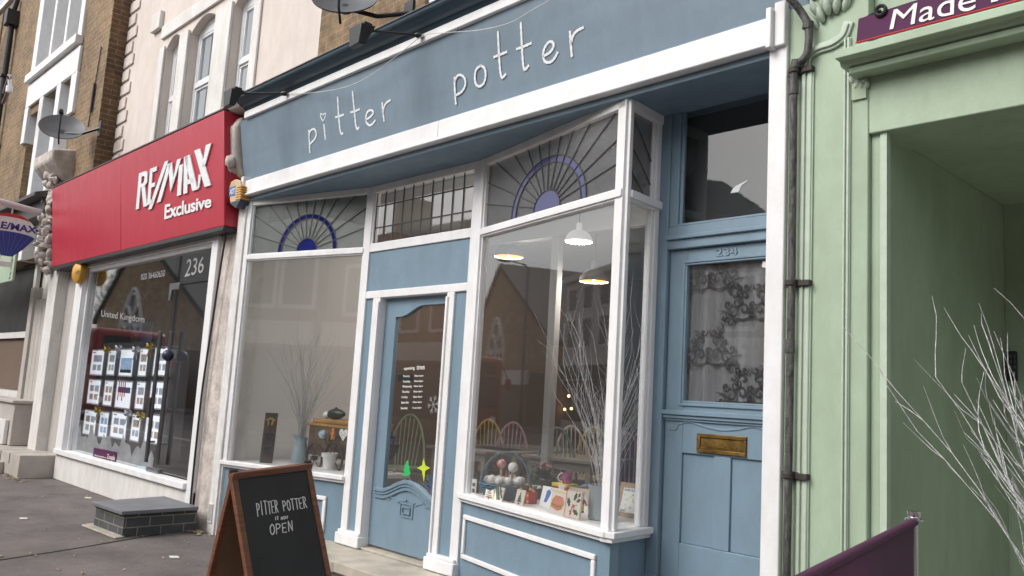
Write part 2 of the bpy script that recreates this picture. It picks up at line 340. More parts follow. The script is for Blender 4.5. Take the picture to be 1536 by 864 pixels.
    def build(s, name, m, parent=None, bevel=0, smooth=35, seg=2):
        me = bpy.data.meshes.new(name); off = np.zeros(3)
        q = parent
        while q is not None: off += np.array(q.location); q = q.parent
        me.from_pydata([tuple(np.array(p)-off) for p in s.v], [], s.f); 
        bm = bmesh.new(); bm.from_mesh(me); bmesh.ops.recalc_face_normals(bm, faces=bm.faces); bm.to_mesh(me); bm.free()
        for p in me.polygons: p.use_smooth = True
        me.set_sharp_from_angle(angle=R(smooth))
        me.materials.append(M[m] if isinstance(m, str) else m)
        o = bpy.data.objects.new(name, me); C.objects.link(o)
        if parent is not None: o.parent = parent
        if bevel:
            b = o.modifiers.new('bevel', 'BEVEL'); b.width = bevel; b.segments = seg; b.limit_method = 'ANGLE'; b.angle_limit = R(40)
        return o

def thing(name, label, cat, loc, group=None):
    o = bpy.data.objects.new(name, None); C.objects.link(o); o.location = [float(v) for v in loc]; o.empty_display_size = .1
    return tag(o, label, cat, group)
def tag(o, label=None, cat=None, group=None, kind=None):
    if label: o['label'] = label
    if cat: o['category'] = cat
    if group: o['group'] = group
    if kind: o['kind'] = kind
    return o
def origin(o, loc):            # move a one-mesh thing's origin to its base
    loc = Vector([float(v) for v in loc]); o.data.transform(Matrix.Translation(-loc)); o.location = loc; return o

# text: built-in font, mapped by its bounding box on a quadrilateral (TL, TR, BL, BR)
_txt = {}
def text_geo(body, bold=0.0, spacing=1.0):
    key = (body, bold, spacing)
    if key in _txt: return _txt[key]
    cu = bpy.data.curves.new('t', 'FONT'); cu.body = body; cu.size = 1; cu.offset = bold; cu.space_character = spacing; cu.resolution_u = 4
    ob = bpy.data.objects.new('t', cu); C.objects.link(ob)
    dg = bpy.context.evaluated_depsgraph_get(); dg.update()
    me = bpy.data.meshes.new_from_object(ob.evaluated_get(dg))
    V = [(v.co.x, v.co.y) for v in me.vertices]; Fc = [tuple(p.vertices) for p in me.polygons]
    bpy.data.objects.remove(ob); bpy.data.curves.remove(cu); bpy.data.meshes.remove(me)
    xs = [v[0] for v in V]; ys = [v[1] for v in V]
    x0, x1, y0, y1 = min(xs), max(xs), min(ys), max(ys)
    V = [((x-x0)/(x1-x0), (y-y0)/(y1-y0)) for x, y in V]; _txt[key] = (V, Fc); return V, Fc
def add_text(mb, body, TL, TR, BL, BR, nrm, th=.002, bold=0.0, spacing=1.0):
    V, Fc = text_geo(body, bold, spacing); TL, TR, BL, BR = [np.array(p, float) for p in (TL, TR, BL, BR)]; nrm = np.array(nrm, float)
    P = [(BL*(1-a)+BR*a)*(1-b)+(TL*(1-a)+TR*a)*b for a, b in V]
    n = len(P); cnt = {}
    for f in Fc:
        for i in range(len(f)):
            e = (f[i], f[(i+1) % len(f)]); cnt[e] = cnt.get(e, 0)+1
    side = [(a, b, b+n, a+n) for (a, b) in cnt if (b, a) not in cnt]
    mb.add(P+[p+nrm*th for p in P], [f for f in Fc]+[tuple(i+n for i in f) for f in Fc]+side)
    return mb

def wall_holes(mb, fr, s0, s1, z0, z1, holes, depth=.15, o=0, arch=0.0):
    S = sorted({s0, s1, *[h[0] for h in holes], *[h[1] for h in holes]}); Z = sorted({z0, z1, *[h[2] for h in holes], *[h[3] for h in holes]})
    for a, b in zip(S, S[1:]):
        for c, d in zip(Z, Z[1:]):
            m, n = (a+b)/2, (c+d)/2
            if any(h[0] < m < h[1] and h[2] < n < h[3] for h in holes): continue
            mb.add([fr.P(a, c, o), fr.P(b, c, o), fr.P(b, d, o), fr.P(a, d, o)], [(0, 1, 2, 3)])
    for a, b, c, d in holes:
        q = [(a, c), (b, c), (b, d), (a, d)]
        for i in range(4):
            p, r = q[i], q[(i+1) % 4]
            mb.add([fr.P(*p, o), fr.P(*r, o), fr.P(*r, o-depth), fr.P(*p, o-depth)], [(0, 1, 2, 3)])
        if arch:                                        # curved head hanging in the opening
            k = 8; pts = [(a, d), (a, d-arch)]+[(a+(b-a)*i/k, d-arch+arch*.85*math.sin(math.pi*i/k)) for i in range(1, k)]+[(b, d-arch), (b, d)]
            for i in range(len(pts)-3):
                x0, x1 = pts[i+1], pts[i+2]
                mb.add([fr.P(*x0, o), fr.P(*x1, o), fr.P(x1[0], d, o), fr.P(x0[0], d, o)], [(0, 1, 2, 3)])
                mb.add([fr.P(*x0, o), fr.P(*x1, o), fr.P(*x1, o-depth), fr.P(*x0, o-depth)], [(0, 1, 2, 3)])
    return mb

# ============================================================ SETTING
F0, DP, UW = 3.667, 4.06, 3.917         # shopfront line, door line, upper wall line
def sheet(name, x0, x1, y0, y1, z, m, kind='structure'):
    mb = MB(); mb.add([(x0, y0, z), (x1, y0, z), (x1, y1, z), (x0, y1, z)], [(0, 1, 2, 3)]); return tag(mb.build(name, m), kind=kind)
sheet('ground', -160, 120, -120, 60, -.16, 'asphalt')
mb = MB().box(-160, 60, -1.2, F0+.3, -.3, 0); tag(mb.build('pavement', 'asphalt'), kind='structure')
mb = MB().box(-160, 60, -1.35, -1.203, -.3, .004); tag(mb.build('kerb', 'step', bevel=.015), kind='structure')
sheet('road', -160, 60, -9, -1.352, -.13, 'asphalt')
mb = MB().box(-160, 60, -12, -9, -.3, 0); tag(mb.build('opposite_pavement', 'asphalt'), kind='structure')
# a long tarmac joint across the pavement
mb = MB(); mb.ribbon(cr([(*atz(0, 840, .002)[:2], .002), (*atz(110, 823, .002)[:2], .002), (*atz(230, 803, .002)[:2], .002), (*atz(300, 795, .002)[:2], .002)]), .018, (0, 0, 1), .003)
tag(mb.build('pavement_joint', 'black'), kind='structure')

# ============================================================ BLUE SHOP BUILDING
shop = thing('shop_building', 'pale blue shopfront with white trim and hand painted sign, brick wall above', 'shop', (-4.8, F0, 0))
FL = Fr((-7.64, 3.69), (-6.158, 4.06)); FB = Fr((-4.657, 4.06), (-3.0, 3.69)); FD = yf(DP); FF = yf(F0)
# upper brick wall with one sash window
mb = MB(); FU = yf(UW); WIN = (-5.36, -4.2, 4.05, 6.2)
wall_holes(mb, FU, -7.03, -1.62, 3.3, 8.6, [WIN], .12)
mb.box(-7.03, -1.62, UW+.14, UW+.3, 6.3, 8.6)
mb.build('upper_wall', 'brick', shop)
mb = MB(); fr_ = MB(); fr_.frame(FU, WIN[0]+.003, WIN[1]-.003, WIN[2], WIN[3], .09, -.11, -.03); fr_.fbox(FU, WIN[0]+.09, WIN[1]-.09, 5.0, 5.06, -.10, -.05)
uw = fr_.build('upper_window', 'pvc', shop, bevel=.006)
mb.fbox(FU, WIN[0]+.05, WIN[1]-.05, WIN[2]+.05, WIN[3]-.05, -.092, -.086); mb.build('pane', 'glass_up', uw)
mb = MB(); mb.fbox(FU, WIN[0], WIN[1], WIN[2], WIN[3], -.25, -.2); mb.build('blind', 'blind', uw)
# cornice, white strip, leaning fascia
XL, XR = -7.62, -1.99
def extr(mb, prof, x0, x1, dx0=0): 
    return mb.prism([(x0, y, z) for y, z in prof], (x1-x0, 0, 0))
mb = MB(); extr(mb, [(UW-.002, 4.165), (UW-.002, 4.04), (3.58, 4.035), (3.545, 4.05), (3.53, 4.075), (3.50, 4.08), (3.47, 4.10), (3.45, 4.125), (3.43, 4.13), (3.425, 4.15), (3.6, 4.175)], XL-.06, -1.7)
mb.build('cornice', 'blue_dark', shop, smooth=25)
mb = MB(); extr(mb, [(UW-.01, 4.172), (UW-.01, 4.185), (3.42, 4.165), (3.418, 4.155)], XL-.065, -1.7)
mb.build('lead_flashing', 'iron', shop)
mb = MB(); extr(mb, [(3.60, 4.034), (3.60, 3.965), (3.535, 3.965), (3.535, 4.034)], XL-.04, -1.72)
mb.build('moulding_strip', 'white', shop, bevel=.006)
LEAN = -.18
def fasc(z): return F0+LEAN*(z-3.39)
NF = np.array([0, -1, LEAN]); NF = NF/np.linalg.norm(NF)
mb = MB()
gx = np.linspace(-7.80, -1.85, 30)
for i in range(29):                                     # slightly rippled signboard
    for zz in range(6):
        z0 = 3.36+zz*.61/6; z1 = z0+.61/6
        q = lambda x, z: (x, fasc(z)+.0025*math.sin(x*2.1+z*3)+.001*math.sin(x*5.3), z)
        mb.add([q(gx[i], z0), q(gx[i+1], z0), q(gx[i+1], z1), q(gx[i], z1)], [(0, 1, 2, 3)])
mb.add([(-7.8, fasc(3.36), 3.36), (-7.8, UW, 3.36), (-7.8, UW, 3.97), (-7.8, fasc(3.97), 3.97)], [(0, 1, 2, 3)])
mb.v = [tuple(p) for p in mb.v]
fascia = mb.build('fascia', 'blue_fascia', shop, smooth=60)
# shop name, stroke by stroke
pf = (0, fasc(3.39)-.0042, 3.39)
def fp(x, y): return atp(x, y, pf, (0, -1, LEAN))
strokes = {
 'p': [[(463.3, 196), (464, 212), (465, 228)], [(463.6, 203), (466, 196), (471, 193.5), (474.3, 199), (472.5, 208), (465, 216)]],
 'i': [[(486, 187.5), (487, 197), (488, 208)], [(484.5, 182), (481, 175), (481.5, 170.5), (484, 172.5)], [(484.5, 182), (488, 175), (488, 170), (484, 172.5)]],
 't': [[(506.5, 146), (507.5, 165), (509, 185), (510.5, 197), (512.5, 201), (514, 200)], [(503.5, 175.8), (509, 174.5), (515, 172)]],
 't ': [[(529, 137.5), (530.5, 155), (532.5, 175), (534, 189), (536.5, 193.5), (538.2, 191.5)], [(526.3, 168.5), (532, 167), (538.8, 164)]],
 'e': [[(549, 179.5), (556, 175), (560, 169), (557.5, 165.5), (552, 167), (549, 175), (549.5, 183), (554, 187.8), (558.5, 186), (562.5, 181)]],
 'r': [[(573.3, 155), (574.5, 167), (576, 181)], [(574.7, 170), (576, 161), (580, 154), (585.2, 150.5)]],
 'p ': [[(681.8, 117), (682.3, 135), (683.8, 155)], [(682.2, 121), (686, 114), (692, 112.8), (697.5, 119), (697.5, 129), (692, 138), (683.5, 143)]],
 'o': [[(721, 98.5), (714.5, 104), (712.3, 115), (714, 126), (719.5, 129.5), (726, 124), (728.6, 112), (726.5, 102), (721, 98.5)]],
 't  ': [[(747, 48), (748, 70), (749.5, 95), (751, 110), (753.5, 116.5), (758, 112)], [(741.7, 85.4), (750, 82), (759.6, 78)]],
 't   ': [[(781.4, 34.4), (782.3, 55), (783.6, 80), (785, 97), (787.3, 104.5), (792.5, 99)], [(775.6, 73.5), (785, 70), (796.2, 65)]],
 'e ': [[(816, 84), (825, 78.5), (830.3, 70), (829, 63.5), (823, 63.5), (816.5, 73), (815, 84), (818, 92.5), (826, 93), (832, 87), (836, 79.5)]],
 'r ': [[(855, 48), (856, 62), (857.7, 83.5)], [(856.3, 66), (860, 53), (866, 46), (874.2, 41.7)]]}
mb = MB(); scale = 1
for k_, ss in strokes.items():
    for s_ in ss:
        P = [fp(*p) for p in cr(s_, 7)]; big = 1.0
        wds = [.0175*(1+.18*math.sin(i*1.7+len(P))) * (.62 if k_ == 'i' and len(s_) == 4 else 1) for i in range(len(P))]
        mb.ribbon(P, wds, NF, .0012)
mb.build('lettering', 'lettering', fascia)
# white trim board under the sign, blue lintel, soffit
mb = MB()
for a, b in ((-7.66, -4.68), (-4.677, -2.05)):
    mb.box(a, b, 3.615, 3.75, 3.225, 3.36)
mb.box(-7.66, -2.05, 3.60, 3.75, 3.205, 3.225)
mb.box(-7.70, -7.655, 3.59, 3.7, 3.19, 3.40)
mb.box(-2.075, -2.045, 3.59, 3.7, 3.19, 3.40)
mb.build('trim_board', 'white', shop, bevel=.006)
mb = MB().box(-7.7, -2.0, 3.655, 3.75, 3.363, 3.385); mb.build('shadow_gap_strip', 'blue_fascia', shop)
mb = MB(); mb.box(-7.62, -2.083, 3.66, 3.74, 3.165, 3.203); mb.box(-7.62, -2.083, 3.742, 4.3, 3.172, 3.2); mb.build('soffit', 'blue', shop, bevel=.003)
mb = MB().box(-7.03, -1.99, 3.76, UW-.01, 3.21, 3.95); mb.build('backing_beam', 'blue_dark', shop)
# pilasters
mb = MB(); mb.box(-7.865, -7.70, 3.68, 3.9, 0, 3.355); mb.box(-7.70, -7.655, 3.65, 3.9, .0, 3.19); mb.box(-7.655, -7.635, 3.668, 3.75, .0, 3.17)
mb.build('pilaster', 'white_old', shop, bevel=.006)
mb = MB(); mb.box(-2.082, -1.987, 3.645, 4.3, -.1, 3.40); mb.box(-2.045, -1.987, 3.62, 3.66, 3.20, 3.43); mb.build('pilaster', 'white', shop, bevel=.006)
vg = MB(); 
vp = [at(*p, 3.672) for p in ((305, 755), (317, 758), (314, 784), (302, 781))]
x0, x1, z0, z1 = -7.845, -7.765, .10, .27
vg.frame(yf(3.68), x0, x1, z0, z1, .008, .0, .012)
for i in range(5): vg.fbox(yf(3.68), x0+.012+i*.014, x0+.018+i*.014, z0+.01, z1-.01, .001, .010)
vgo = vg.build('vent_grille', 'white_old', shop); MB().fbox(yf(3.68), x0+.006, x1-.006, z0+.006, z1-.006, .0005, .004).build('vent_hole', 'black', vgo)

# --- left display window
def display_window(fr, L, zs, label, sillo=.05):
    mb = MB()
    mb.fbox(fr, 0, .045, zs, 3.172, -.05, .025)                      # outer post
    mb.fbox(fr, .045, .058, zs, 3.13, -.03, .008)
    mb.fbox(fr, .045, L, 3.118, 3.172, -.05, .02)                    # top rail
    mb.fbox(fr, .045, L, 2.585, 2.632, -.05, .03); mb.fbox(fr, .058, L, 2.572, 2.585, -.04, .018); mb.fbox(fr, .058, L, 2.632, 2.642, -.04, .015)
    mb.fbox(fr, -.02, L, zs-.035, zs, -.05, sillo); mb.fbox(fr, -.01, L, zs-.06, zs-.035, -.05, sillo-.022)
    return mb
mb = display_window(FL, FL.len, .69, '')
mb.fbox(FL, FL.len-.02, FL.len, .69, 3.118, -.05, .01)
lw = tag(mb.build('display_window', 'white', shop, bevel=.004), 'left display window, narrower and angled back to the door')
MB().fbox(FL, .05, FL.len-.015, .685, 2.58, -.02, -.014).build('pane', 'glass', lw)
def sunray(fr, parent, s0, s1, cx, zb, zt, r_in, r_o0, r_o1, zk, glassm, bluem, nray=13, ret=None):
    MB().fbox(fr, s0, s1, zb-.01, zt+.01, -.022, -.016).build('fanlight_pane', glassm, parent)
    g = MB(); l = MB(); n_ = fr.n
    K = 28
    def arc(r, i): a = math.pi*i/K; return (cx+r*math.cos(a), zb+r*zk*math.sin(a))
    for i in range(K):
        a0, a1, b0, b1 = arc(r_o0, i), arc(r_o0, i+1), arc(r_o1, i), arc(r_o1, i+1)
        g.fprism(fr, [a0, a1, b1, b0], -.0155, -.013)
    g.fprism(fr, [arc(r_in, i) for i in range(K+1)], -.0155, -.013)
    g.build('coloured_glass', bluem, parent)
    def lead(a, b, wd=.008): l.ribbon([fr.P(a[0], a[1], -.0125), fr.P(b[0], b[1], -.0125)], wd, n_, .004)
    for r in (r_in, r_o0, r_o1):
        l.ribbon([fr.P(*arc(r, i), -.0125) for i in range(K+1)], .006, n_, .004)
    for i in range(1, nray):
        a = math.pi*(i+.15)/(nray+.3); ca, sa = math.cos(a), math.sin(a)*zk
        t = min(((s1-cx)/ca) if ca > 1e-6 else 1e9, ((s0-cx)/ca) if ca < -1e-6 else 1e9, (zt-zb)/sa)
        lead((cx+r_in*ca, zb+r_in*sa), (cx+t*ca, zb+t*sa), .007)
    l.build('lead_lines', 'lead', parent)
sunray(FL, lw, .05, FL.len-.02, .80, 2.64, 3.12, .13, .33, .375, .93, 'obscure', 'bluegl')
# --- bay window on the right, with its return
mb = display_window(FB, FB.len, .728, '')
FR = Fr((-3.0, 3.69), (-3.04, 4.06))                                   # the return
Lr = FR.len
mb.fbox(FB, 1.628, 1.70, .728, 3.172, -.045, .02)                    # corner post
mb.fbox(FR, 0, .03, .728, 3.172, -.05, .02)
mb.fbox(FR, .03, Lr, 3.118, 3.172, -.05, .02); mb.fbox(FR, .03, Lr, 2.585, 2.632, -.05, .032); mb.fbox(FR, .03, Lr, 2.572, 2.585, -.04, .018)
mb.fbox(FR, -.04, Lr, .693, .7275, -.05, .05); mb.fbox(FR, -.03, Lr, .668, .6925, -.05, .03)
mb.fbox(FR, Lr-.05, Lr, .728, 3.172, -.05, .012); mb.fbox(FR, Lr-.075, Lr-.05, .728, 3.15, -.04, .0)
bw = tag(mb.build('display_window', 'white', shop, bevel=.004), 'right display window, a projecting bay full of Christmas pottery')
MB().fbox(FB, .05, 1.64, .72, 2.58, -.02, -.014).build('pane', 'glass', bw)
MB().fbox(FR, .02, Lr-.06, .72, 2.58, -.02, -.014).build('pane', 'glass', bw)
MB().fbox(FR, .02, Lr-.05, 2.63, 3.13, -.022, -.016).build('fanlight_pane', 'obscure_dim', bw)
sunray(FB, bw, .05, 1.635, .865, 2.655, 3.12, .155, .385, .44, .80, 'obscure_dim', 'violetgl', 14)
l = MB()
for a, b in (((0, 2.95), (.3, 2.70)), ((.02, 3.12), (.3, 2.84)), ((0, 2.8), (.2, 2.64))):
    l.ribbon([FR.P(a[0]+.03, a[1], -.0155), FR.P(b[0]+.03, b[1], -.0155)], .007, FR.n, .004)
l.build('lead_lines', 'lead', bw)
# --- entrance: posts, rails, panels
mb = MB()
for a, b in ((-6.158, -6.065), (-4.745, -4.652)): mb.fbox(FD, a, b, .15, 3.172, -.06, .02)
for a, b in ((-5.95, -5.845), (-4.968, -4.885)):
    mb.fbox(FD, a, b, .15, 2.182, -.09, .02)
mb.fbox(FD, -5.87, -5.845, .15, 2.15, .02, .035); mb.fbox(FD, -4.968, -4.945, .15, 2.15, .02, .035)
mb.fbox(FD, -6.065, -4.745, 2.182, 2.245, -.06, .018)
mb.fbox(FD, -6.065, -4.745, 2.585, 2.66, -.06, .018)
mb.fbox(FD, -6.065, -4.745, 3.11, 3.172, -.06, .018)
mb.fbox(FD, -6.065, -6.05, 2.66, 3.11, -.05, .008); mb.fbox(FD, -4.76, -4.745, 2.66, 3.11, -.05, .008)
mb.build('door_surround', 'white', shop, bevel=.005)
for x in (-6.17, -4.985):
    mb = MB(); mb.box(x, x+.335, DP-.062, DP+.05, .15, .24); mb.box(x+.012, x+.323, DP-.048, DP+.05, .238, .265)
    mb.build('post_plinth', 'white', shop, bevel=.008)
for a, b in ((-6.064, -5.951), (-4.884, -4.746)):
    MB().fbox(FD, a, b, .26, 2.181, -.03, .0).build('side_panel', 'blue', shop)
MB().fbox(FD, -6.064, -4.746, 2.246, 2.584, -.03, .004).build('transom_panel', 'blue', shop)
tl = MB()
for i in range(11): x = -6.05+1.29*(i)/10; tl.fbox(FD, x-.004, x+.004, 2.66, 3.11, -.015, -.007)
for z in (2.80, 2.99): tl.fbox(FD, -6.05, -4.76, z-.004, z+.004, -.015, -.0065)
tp = MB().fbox(FD, -6.055, -4.755, 2.655, 3.115, -.022, -.016).build('leaded_light', 'glass', shop); tl.build('lead_lines', 'lead', tp)
# --- shop door
FS = yf(DP+.045)
gl0, gl1, dl0, dl1 = -5.695, -4.985, -5.843, -4.90
def top_c(x):
    t = (x-gl0)/(gl1-gl0); s_ = min(max((t-.10)/.42, 0), 1); return 2.02+.085*(3*s_*s_-2*s_**3)
def bot_c(x):
    t = (x-gl0)/(gl1-gl0); s_ = math.sin(math.pi*min(max((t+.02)/1.04, 0), 1))**2; return .63+.105*s_-.015*t
mb = MB(); N = 26; xs = [gl0+(gl1-gl0)*i/N for i in range(N+1)]
mb.fbox(FS, dl0, gl0, .185, 2.178, -.04, 0); mb.fbox(FS, gl1, dl1, .185, 2.178, -.04, 0)
for a, b in zip(xs, xs[1:]):
    mb.fprism(FS, [(a, top_c(a)), (b, top_c(b)), (b, 2.178), (a, 2.178)], -.04, 0)
    mb.fprism(FS, [(a, .185), (b, .185), (b, bot_c(b)), (a, bot_c(a))], -.04, 0)
sd = tag(mb.build('shop_door', 'blue', shop), 'part glazed shop door with a wavy bottom rail and opening times')
mb = MB()
xe = [gl0-.09+(gl1-gl0+.13)*i/N for i in range(N+1)]
def rib(off, w0, h):
    for a, b in zip(xe, xe[1:]):
        za, zb = bot_c(a)+off, bot_c(b)+off
        mb.fprism(FS, [(a, za-w0), (b, zb-w0), (b, zb), (a, za)], 0, h)
rib(.012, .03, .03); rib(-.0185, .022, .022); rib(-.041, .03, .014)
for a, b in zip(xs, xs[1:]): mb.fprism(FS, [(a, top_c(a)), (b, top_c(b)), (b, top_c(b)+.012), (a, top_c(a)+.012)], 0, .006)
mb.build('door_moulding', 'blue', sd, bevel=.003)
MB().fbox(FS, gl0-.01, gl1+.01, .6, 2.12, -.024, -.018).build('pane', 'glass', sd)
mb = MB()                                                              # carved motif and letter plate
xm = -5.36
mb.frame(FS, xm-.085, xm+.085, .455, .565, .012, .0, .008); mb.frame(FS, xm-.05, xm+.05, .48, .535, .008, .001, .012)
for sgn in (-1, 1):
    mb.ribbon([FS.P(xm+sgn*a, z, 0) for a, z in ((.0, .585), (.10, .57), (.10, .555), (.2, .59), (.23, .565), (.29, .565))], .012, FS.n, .006)
mb.build('letter_plate', 'blue', sd, bevel=.002)
mb = MB(); hx = -4.94
mb.tube(cr([FS.P(hx, 1.20, 0), FS.P(hx-.02, 1.20, .04), FS.P(hx-.03, 1.14, .055), FS.P(hx-.03, 1.02, .055), FS.P(hx-.02, .97, .04), FS.P(hx, .97, 0)]), .009)
mb.fbox(FS, hx-.018, hx+.018, 1.18, 1.225, 0, .006); mb.fbox(FS, hx-.018, hx+.018, .945, .99, 0, .006); mb.fbox(FS, hx-.015, hx+.02, 1.43, 1.52, 0, .012)
mb.build('handle', 'black', sd)
GO = -.017                                                             # decals sit on the glass
def gp(x, y): return FS.P(*FS.px(x, y, GO), GO)
mb = MB()
def row(txt, x0, y0, x1, y1, h, b=0.0): add_text(mb, txt, gp(x0, y0-h), gp(x1, y1-h), gp(x0, y0), gp(x1, y1), FS.n, .0015, b)
row('opening', 606, 556.5, 622, 555.5, 6); row('times', 625, 554.5, 637, 554, 7)
days = [('Monday', '10am-6pm', 566.5), ('Tuesday', '10am-6pm', 574.5), ('Wednesday', '10am-6pm', 582), ('Thursday', '10am-6pm', 590), ('Friday', '10am-6pm', 598), ('Saturday', '10am-6pm', 606), ('Sunday', '11am-5pm', 614.5)]
for i, (d, t, y) in enumerate(days):
    x = 605-i*.6; row(d, x, y+.5, x+[10, 11, 14, 11, 9, 11, 10][i], y, 4.4); row(t, 622-i*.5, y-.5, 635-i*.5, y-1, 3.6)
mb.build('lettering', 'whiteetch', sd)
MB().prism([gp(*p) for p in ((597, 562), (619.5, 561.5), (619.5, 571.5), (597, 572))], FS.n*.0008).build('black_sticker', 'black', sd)
def flat(name, m, poly, parent, lab=None, th=.0015): return tag(MB().prism([gp(*p) for p in poly], FS.n*th).build(name, m, parent), lab)
flat('tree_sticker', 'grn', [(611, 690), (613.5, 695), (612.5, 696), (615, 702), (613.5, 703), (616.5, 710), (611, 714), (603.5, 714), (607, 707), (604.5, 707), (608, 700), (606, 700), (609, 695)], sd, 'bright green Christmas tree sticker low on the door glass')
flat('star_sticker', 'lime', [(636, 687), (638, 698), (645, 702), (638, 706), (636, 724), (633, 706), (626, 702), (633, 698)], sd, 'lime four pointed star sticker low on the door glass')
def flake(cx, cy, r, m):
    mb = MB(); c = gp(cx, cy); rr = r*abs(gp(cx+1, cy)[0]-c[0]); ux, uz = np.array([1., 0, 0]), np.array([0, 0, 1.])
    for k in range(6):
        a = k*math.pi/3+.2; d = ux*math.cos(a)+uz*math.sin(a); mb.ribbon([c, c+d*rr], rr*.05, FS.n, .0015)
        for q in (-.6, .6):
            e = ux*math.cos(a+q)+uz*math.sin(a+q); mb.ribbon([c+d*rr*.5, c+d*rr*.5+e*rr*.4], rr*.05, FS.n, .0015)
    mb.build('snowflake_sticker', m, sd)
flake(650, 607, 9, 'etch'); flake(570, 712, 7, 'etch'); flake(646, 726, 9, 'adtblue')
# --- stall risers
mb = MB(); mb.fbox(FL, 0, FL.len, .0, .63, -.06, .0); r1 = mb.build('stall_riser', 'blue', shop)
mb = MB(); s0, z0 = 0.30, .22; mb.frame(FL, .22, 1.33, .21, .50, .035, .0, .02); mb.build('panel_moulding', 'white', r1, bevel=.006)
mb = MB(); mb.fbox(FB, 0, FB.len, -.05, .668, -.06, .0); mb.fbox(FR, .03, Lr-.003, -.05, .668, -.06, -.002); r2 = mb.build('stall_riser', 'blue', shop)
mb = MB(); mb.frame(FB, .05, 1.585, .285, .585, .032, .0, .02); mb.build('panel_moulding', 'white', r2, bevel=.006)
# --- side street door 234
FX = yf(DP); FX2 = yf(DP+.03)
mb = MB()
mb.fbox(FX, -3.045, -2.962, -.05, 3.172, -.05, .0); mb.fbox(FX, -2.20, -2.083, -.05, 3.172, -.05, .0)
mb.fbox(FX, -2.962, -2.20, 2.335, 2.47, -.05, .0)
mb.fbox(FX, -2.962, -2.20, 2.39, 2.415, .0, .018)
mb.fbox(FX, -2.962, -2.90, 2.47, 3.172, -.05, -.008); mb.fbox(FX, -2.90, -2.878, 2.485, 3.172, -.05, -.022)
mb.fbox(FX, -2.90, -2.20, 2.47, 2.487, -.05, -.008)
mb.fbox(FX, -3.045, -2.962, .40, .47, .0, .012)
fd0 = mb.build('door_frame', 'blue', shop, bevel=.005)
MB().fbox(FX, -2.88, -2.2, 2.485, 3.172, -.036, -.03).build('overlight', 'glass_up', fd0)
mb = MB(); c = [FX.P(*FX.px(x, y, -.029), -.028) for x, y in ((1096, 290), (1099, 284), (1104, 279), (1112, 275), (1122, 270), (1121, 272), (1112, 279), (1108, 288), (1101, 289))]
mb.prism(c, FX.n*.001); mb.build('paint_chip_mark', 'frost', fd0)
mb = MB(); d0, d1 = -2.958, -2.203
G = (-2.835, -2.305, 1.455, 2.238)
mb.fbox(FX2, d0, G[0], .05, 2.333, -.04, 0); mb.fbox(FX2, G[1], d1, .05, 2.333, -.04, 0)
mb.fbox(FX2, G[0], G[1], G[3], 2.333, -.04, 0); mb.fbox(FX2, G[0], G[1], 1.16, G[2], -.04, 0)
pz0, pz1 = .665, 1.16
for a, b in ((G[0], -2.625+.0), (-2.52, G[1])): mb.fbox(FX2, a, b, pz0, pz1, -.04, -.014)
mb.fbox(FX2, -2.625, -2.52, pz0, pz1, -.04, 0); mb.fbox(FX2, G[0], G[1], .05, pz0, -.04, 0)
fd = tag(mb.build('street_door', 'blue', shop, bevel=.004), 'panelled blue door numbered 234 with lace curtained glass')
mb = MB(); mb.frame(FX2, G[0]-.03, G[1]+.03, G[2]-.03, G[3]+.03, .018, 0, .010); mb.frame(FX2, G[0]-.012, G[1]+.012, G[2]-.012, G[3]+.012, .012, -.006, .004)
mb.fbox(FX2, d0-.01, d1, 1.372, 1.398, 0, .034); mb.fbox(FX2, d0, d1, 1.352, 1.372, 0, .022); mb.fbox(FX2, d0+.005, d1, 1.338, 1.352, 0, .012)
mb.ribbon(cr([FX2.P(x, z) for x, z in ((-2.92, 1.29), (-2.88, 1.29), (-2.86, 1.32), (-2.78, 1.335), (-2.68, 1.315), (-2.58, 1.305), (-2.48, 1.315), (-2.38, 1.335), (-2.29, 1.31), (-2.24, 1.29))], 5), .012, FX2.n, .005)
mb.build('door_moulding', 'blue', fd, bevel=.003)
mb = MB().fbox(FX2, G[0]-.005, G[1]+.005, G[2]-.005, G[3]+.005, -.022, -.017); mb.build('pane', 'glass', fd)
mb = MB()                                                              # pleated net curtain
xs = np.linspace(G[0]-.03, G[1]+.03, 60)
for a, b in zip(xs, xs[1:]):
    q = lambda x: -.045+.006*math.sin(x*55)+.004*math.sin(x*23+1)
    mb.add([FX2.P(a, G[2]-.02, q(a)), FX2.P(b, G[2]-.02, q(b)), FX2.P(b, G[3]+.02, q(b)), FX2.P(a, G[3]+.02, q(a))], [(0, 1, 2, 3)])
mb.build('net_curtain', 'curtain', fd, smooth=180)
mb = MB()                                                              # lace pattern of scrolls
def curl(cx, cz, r, a0, turns, wd, flip=1):
    pts = [FX2.P(min(max(cx+flip*r*(1-t)*math.cos(a0+turns*2*math.pi*t), G[0]), G[1]), min(max(cz+r*(1-t)*math.sin(a0+turns*2*math.pi*t), G[2]), G[3]), -.033) for t in np.linspace(0, .9, 20)]
    mb.ribbon(pts, [wd*(.6+.7*math.sin(math.pi*i/20)) for i in range(20)], FX2.n, .001)
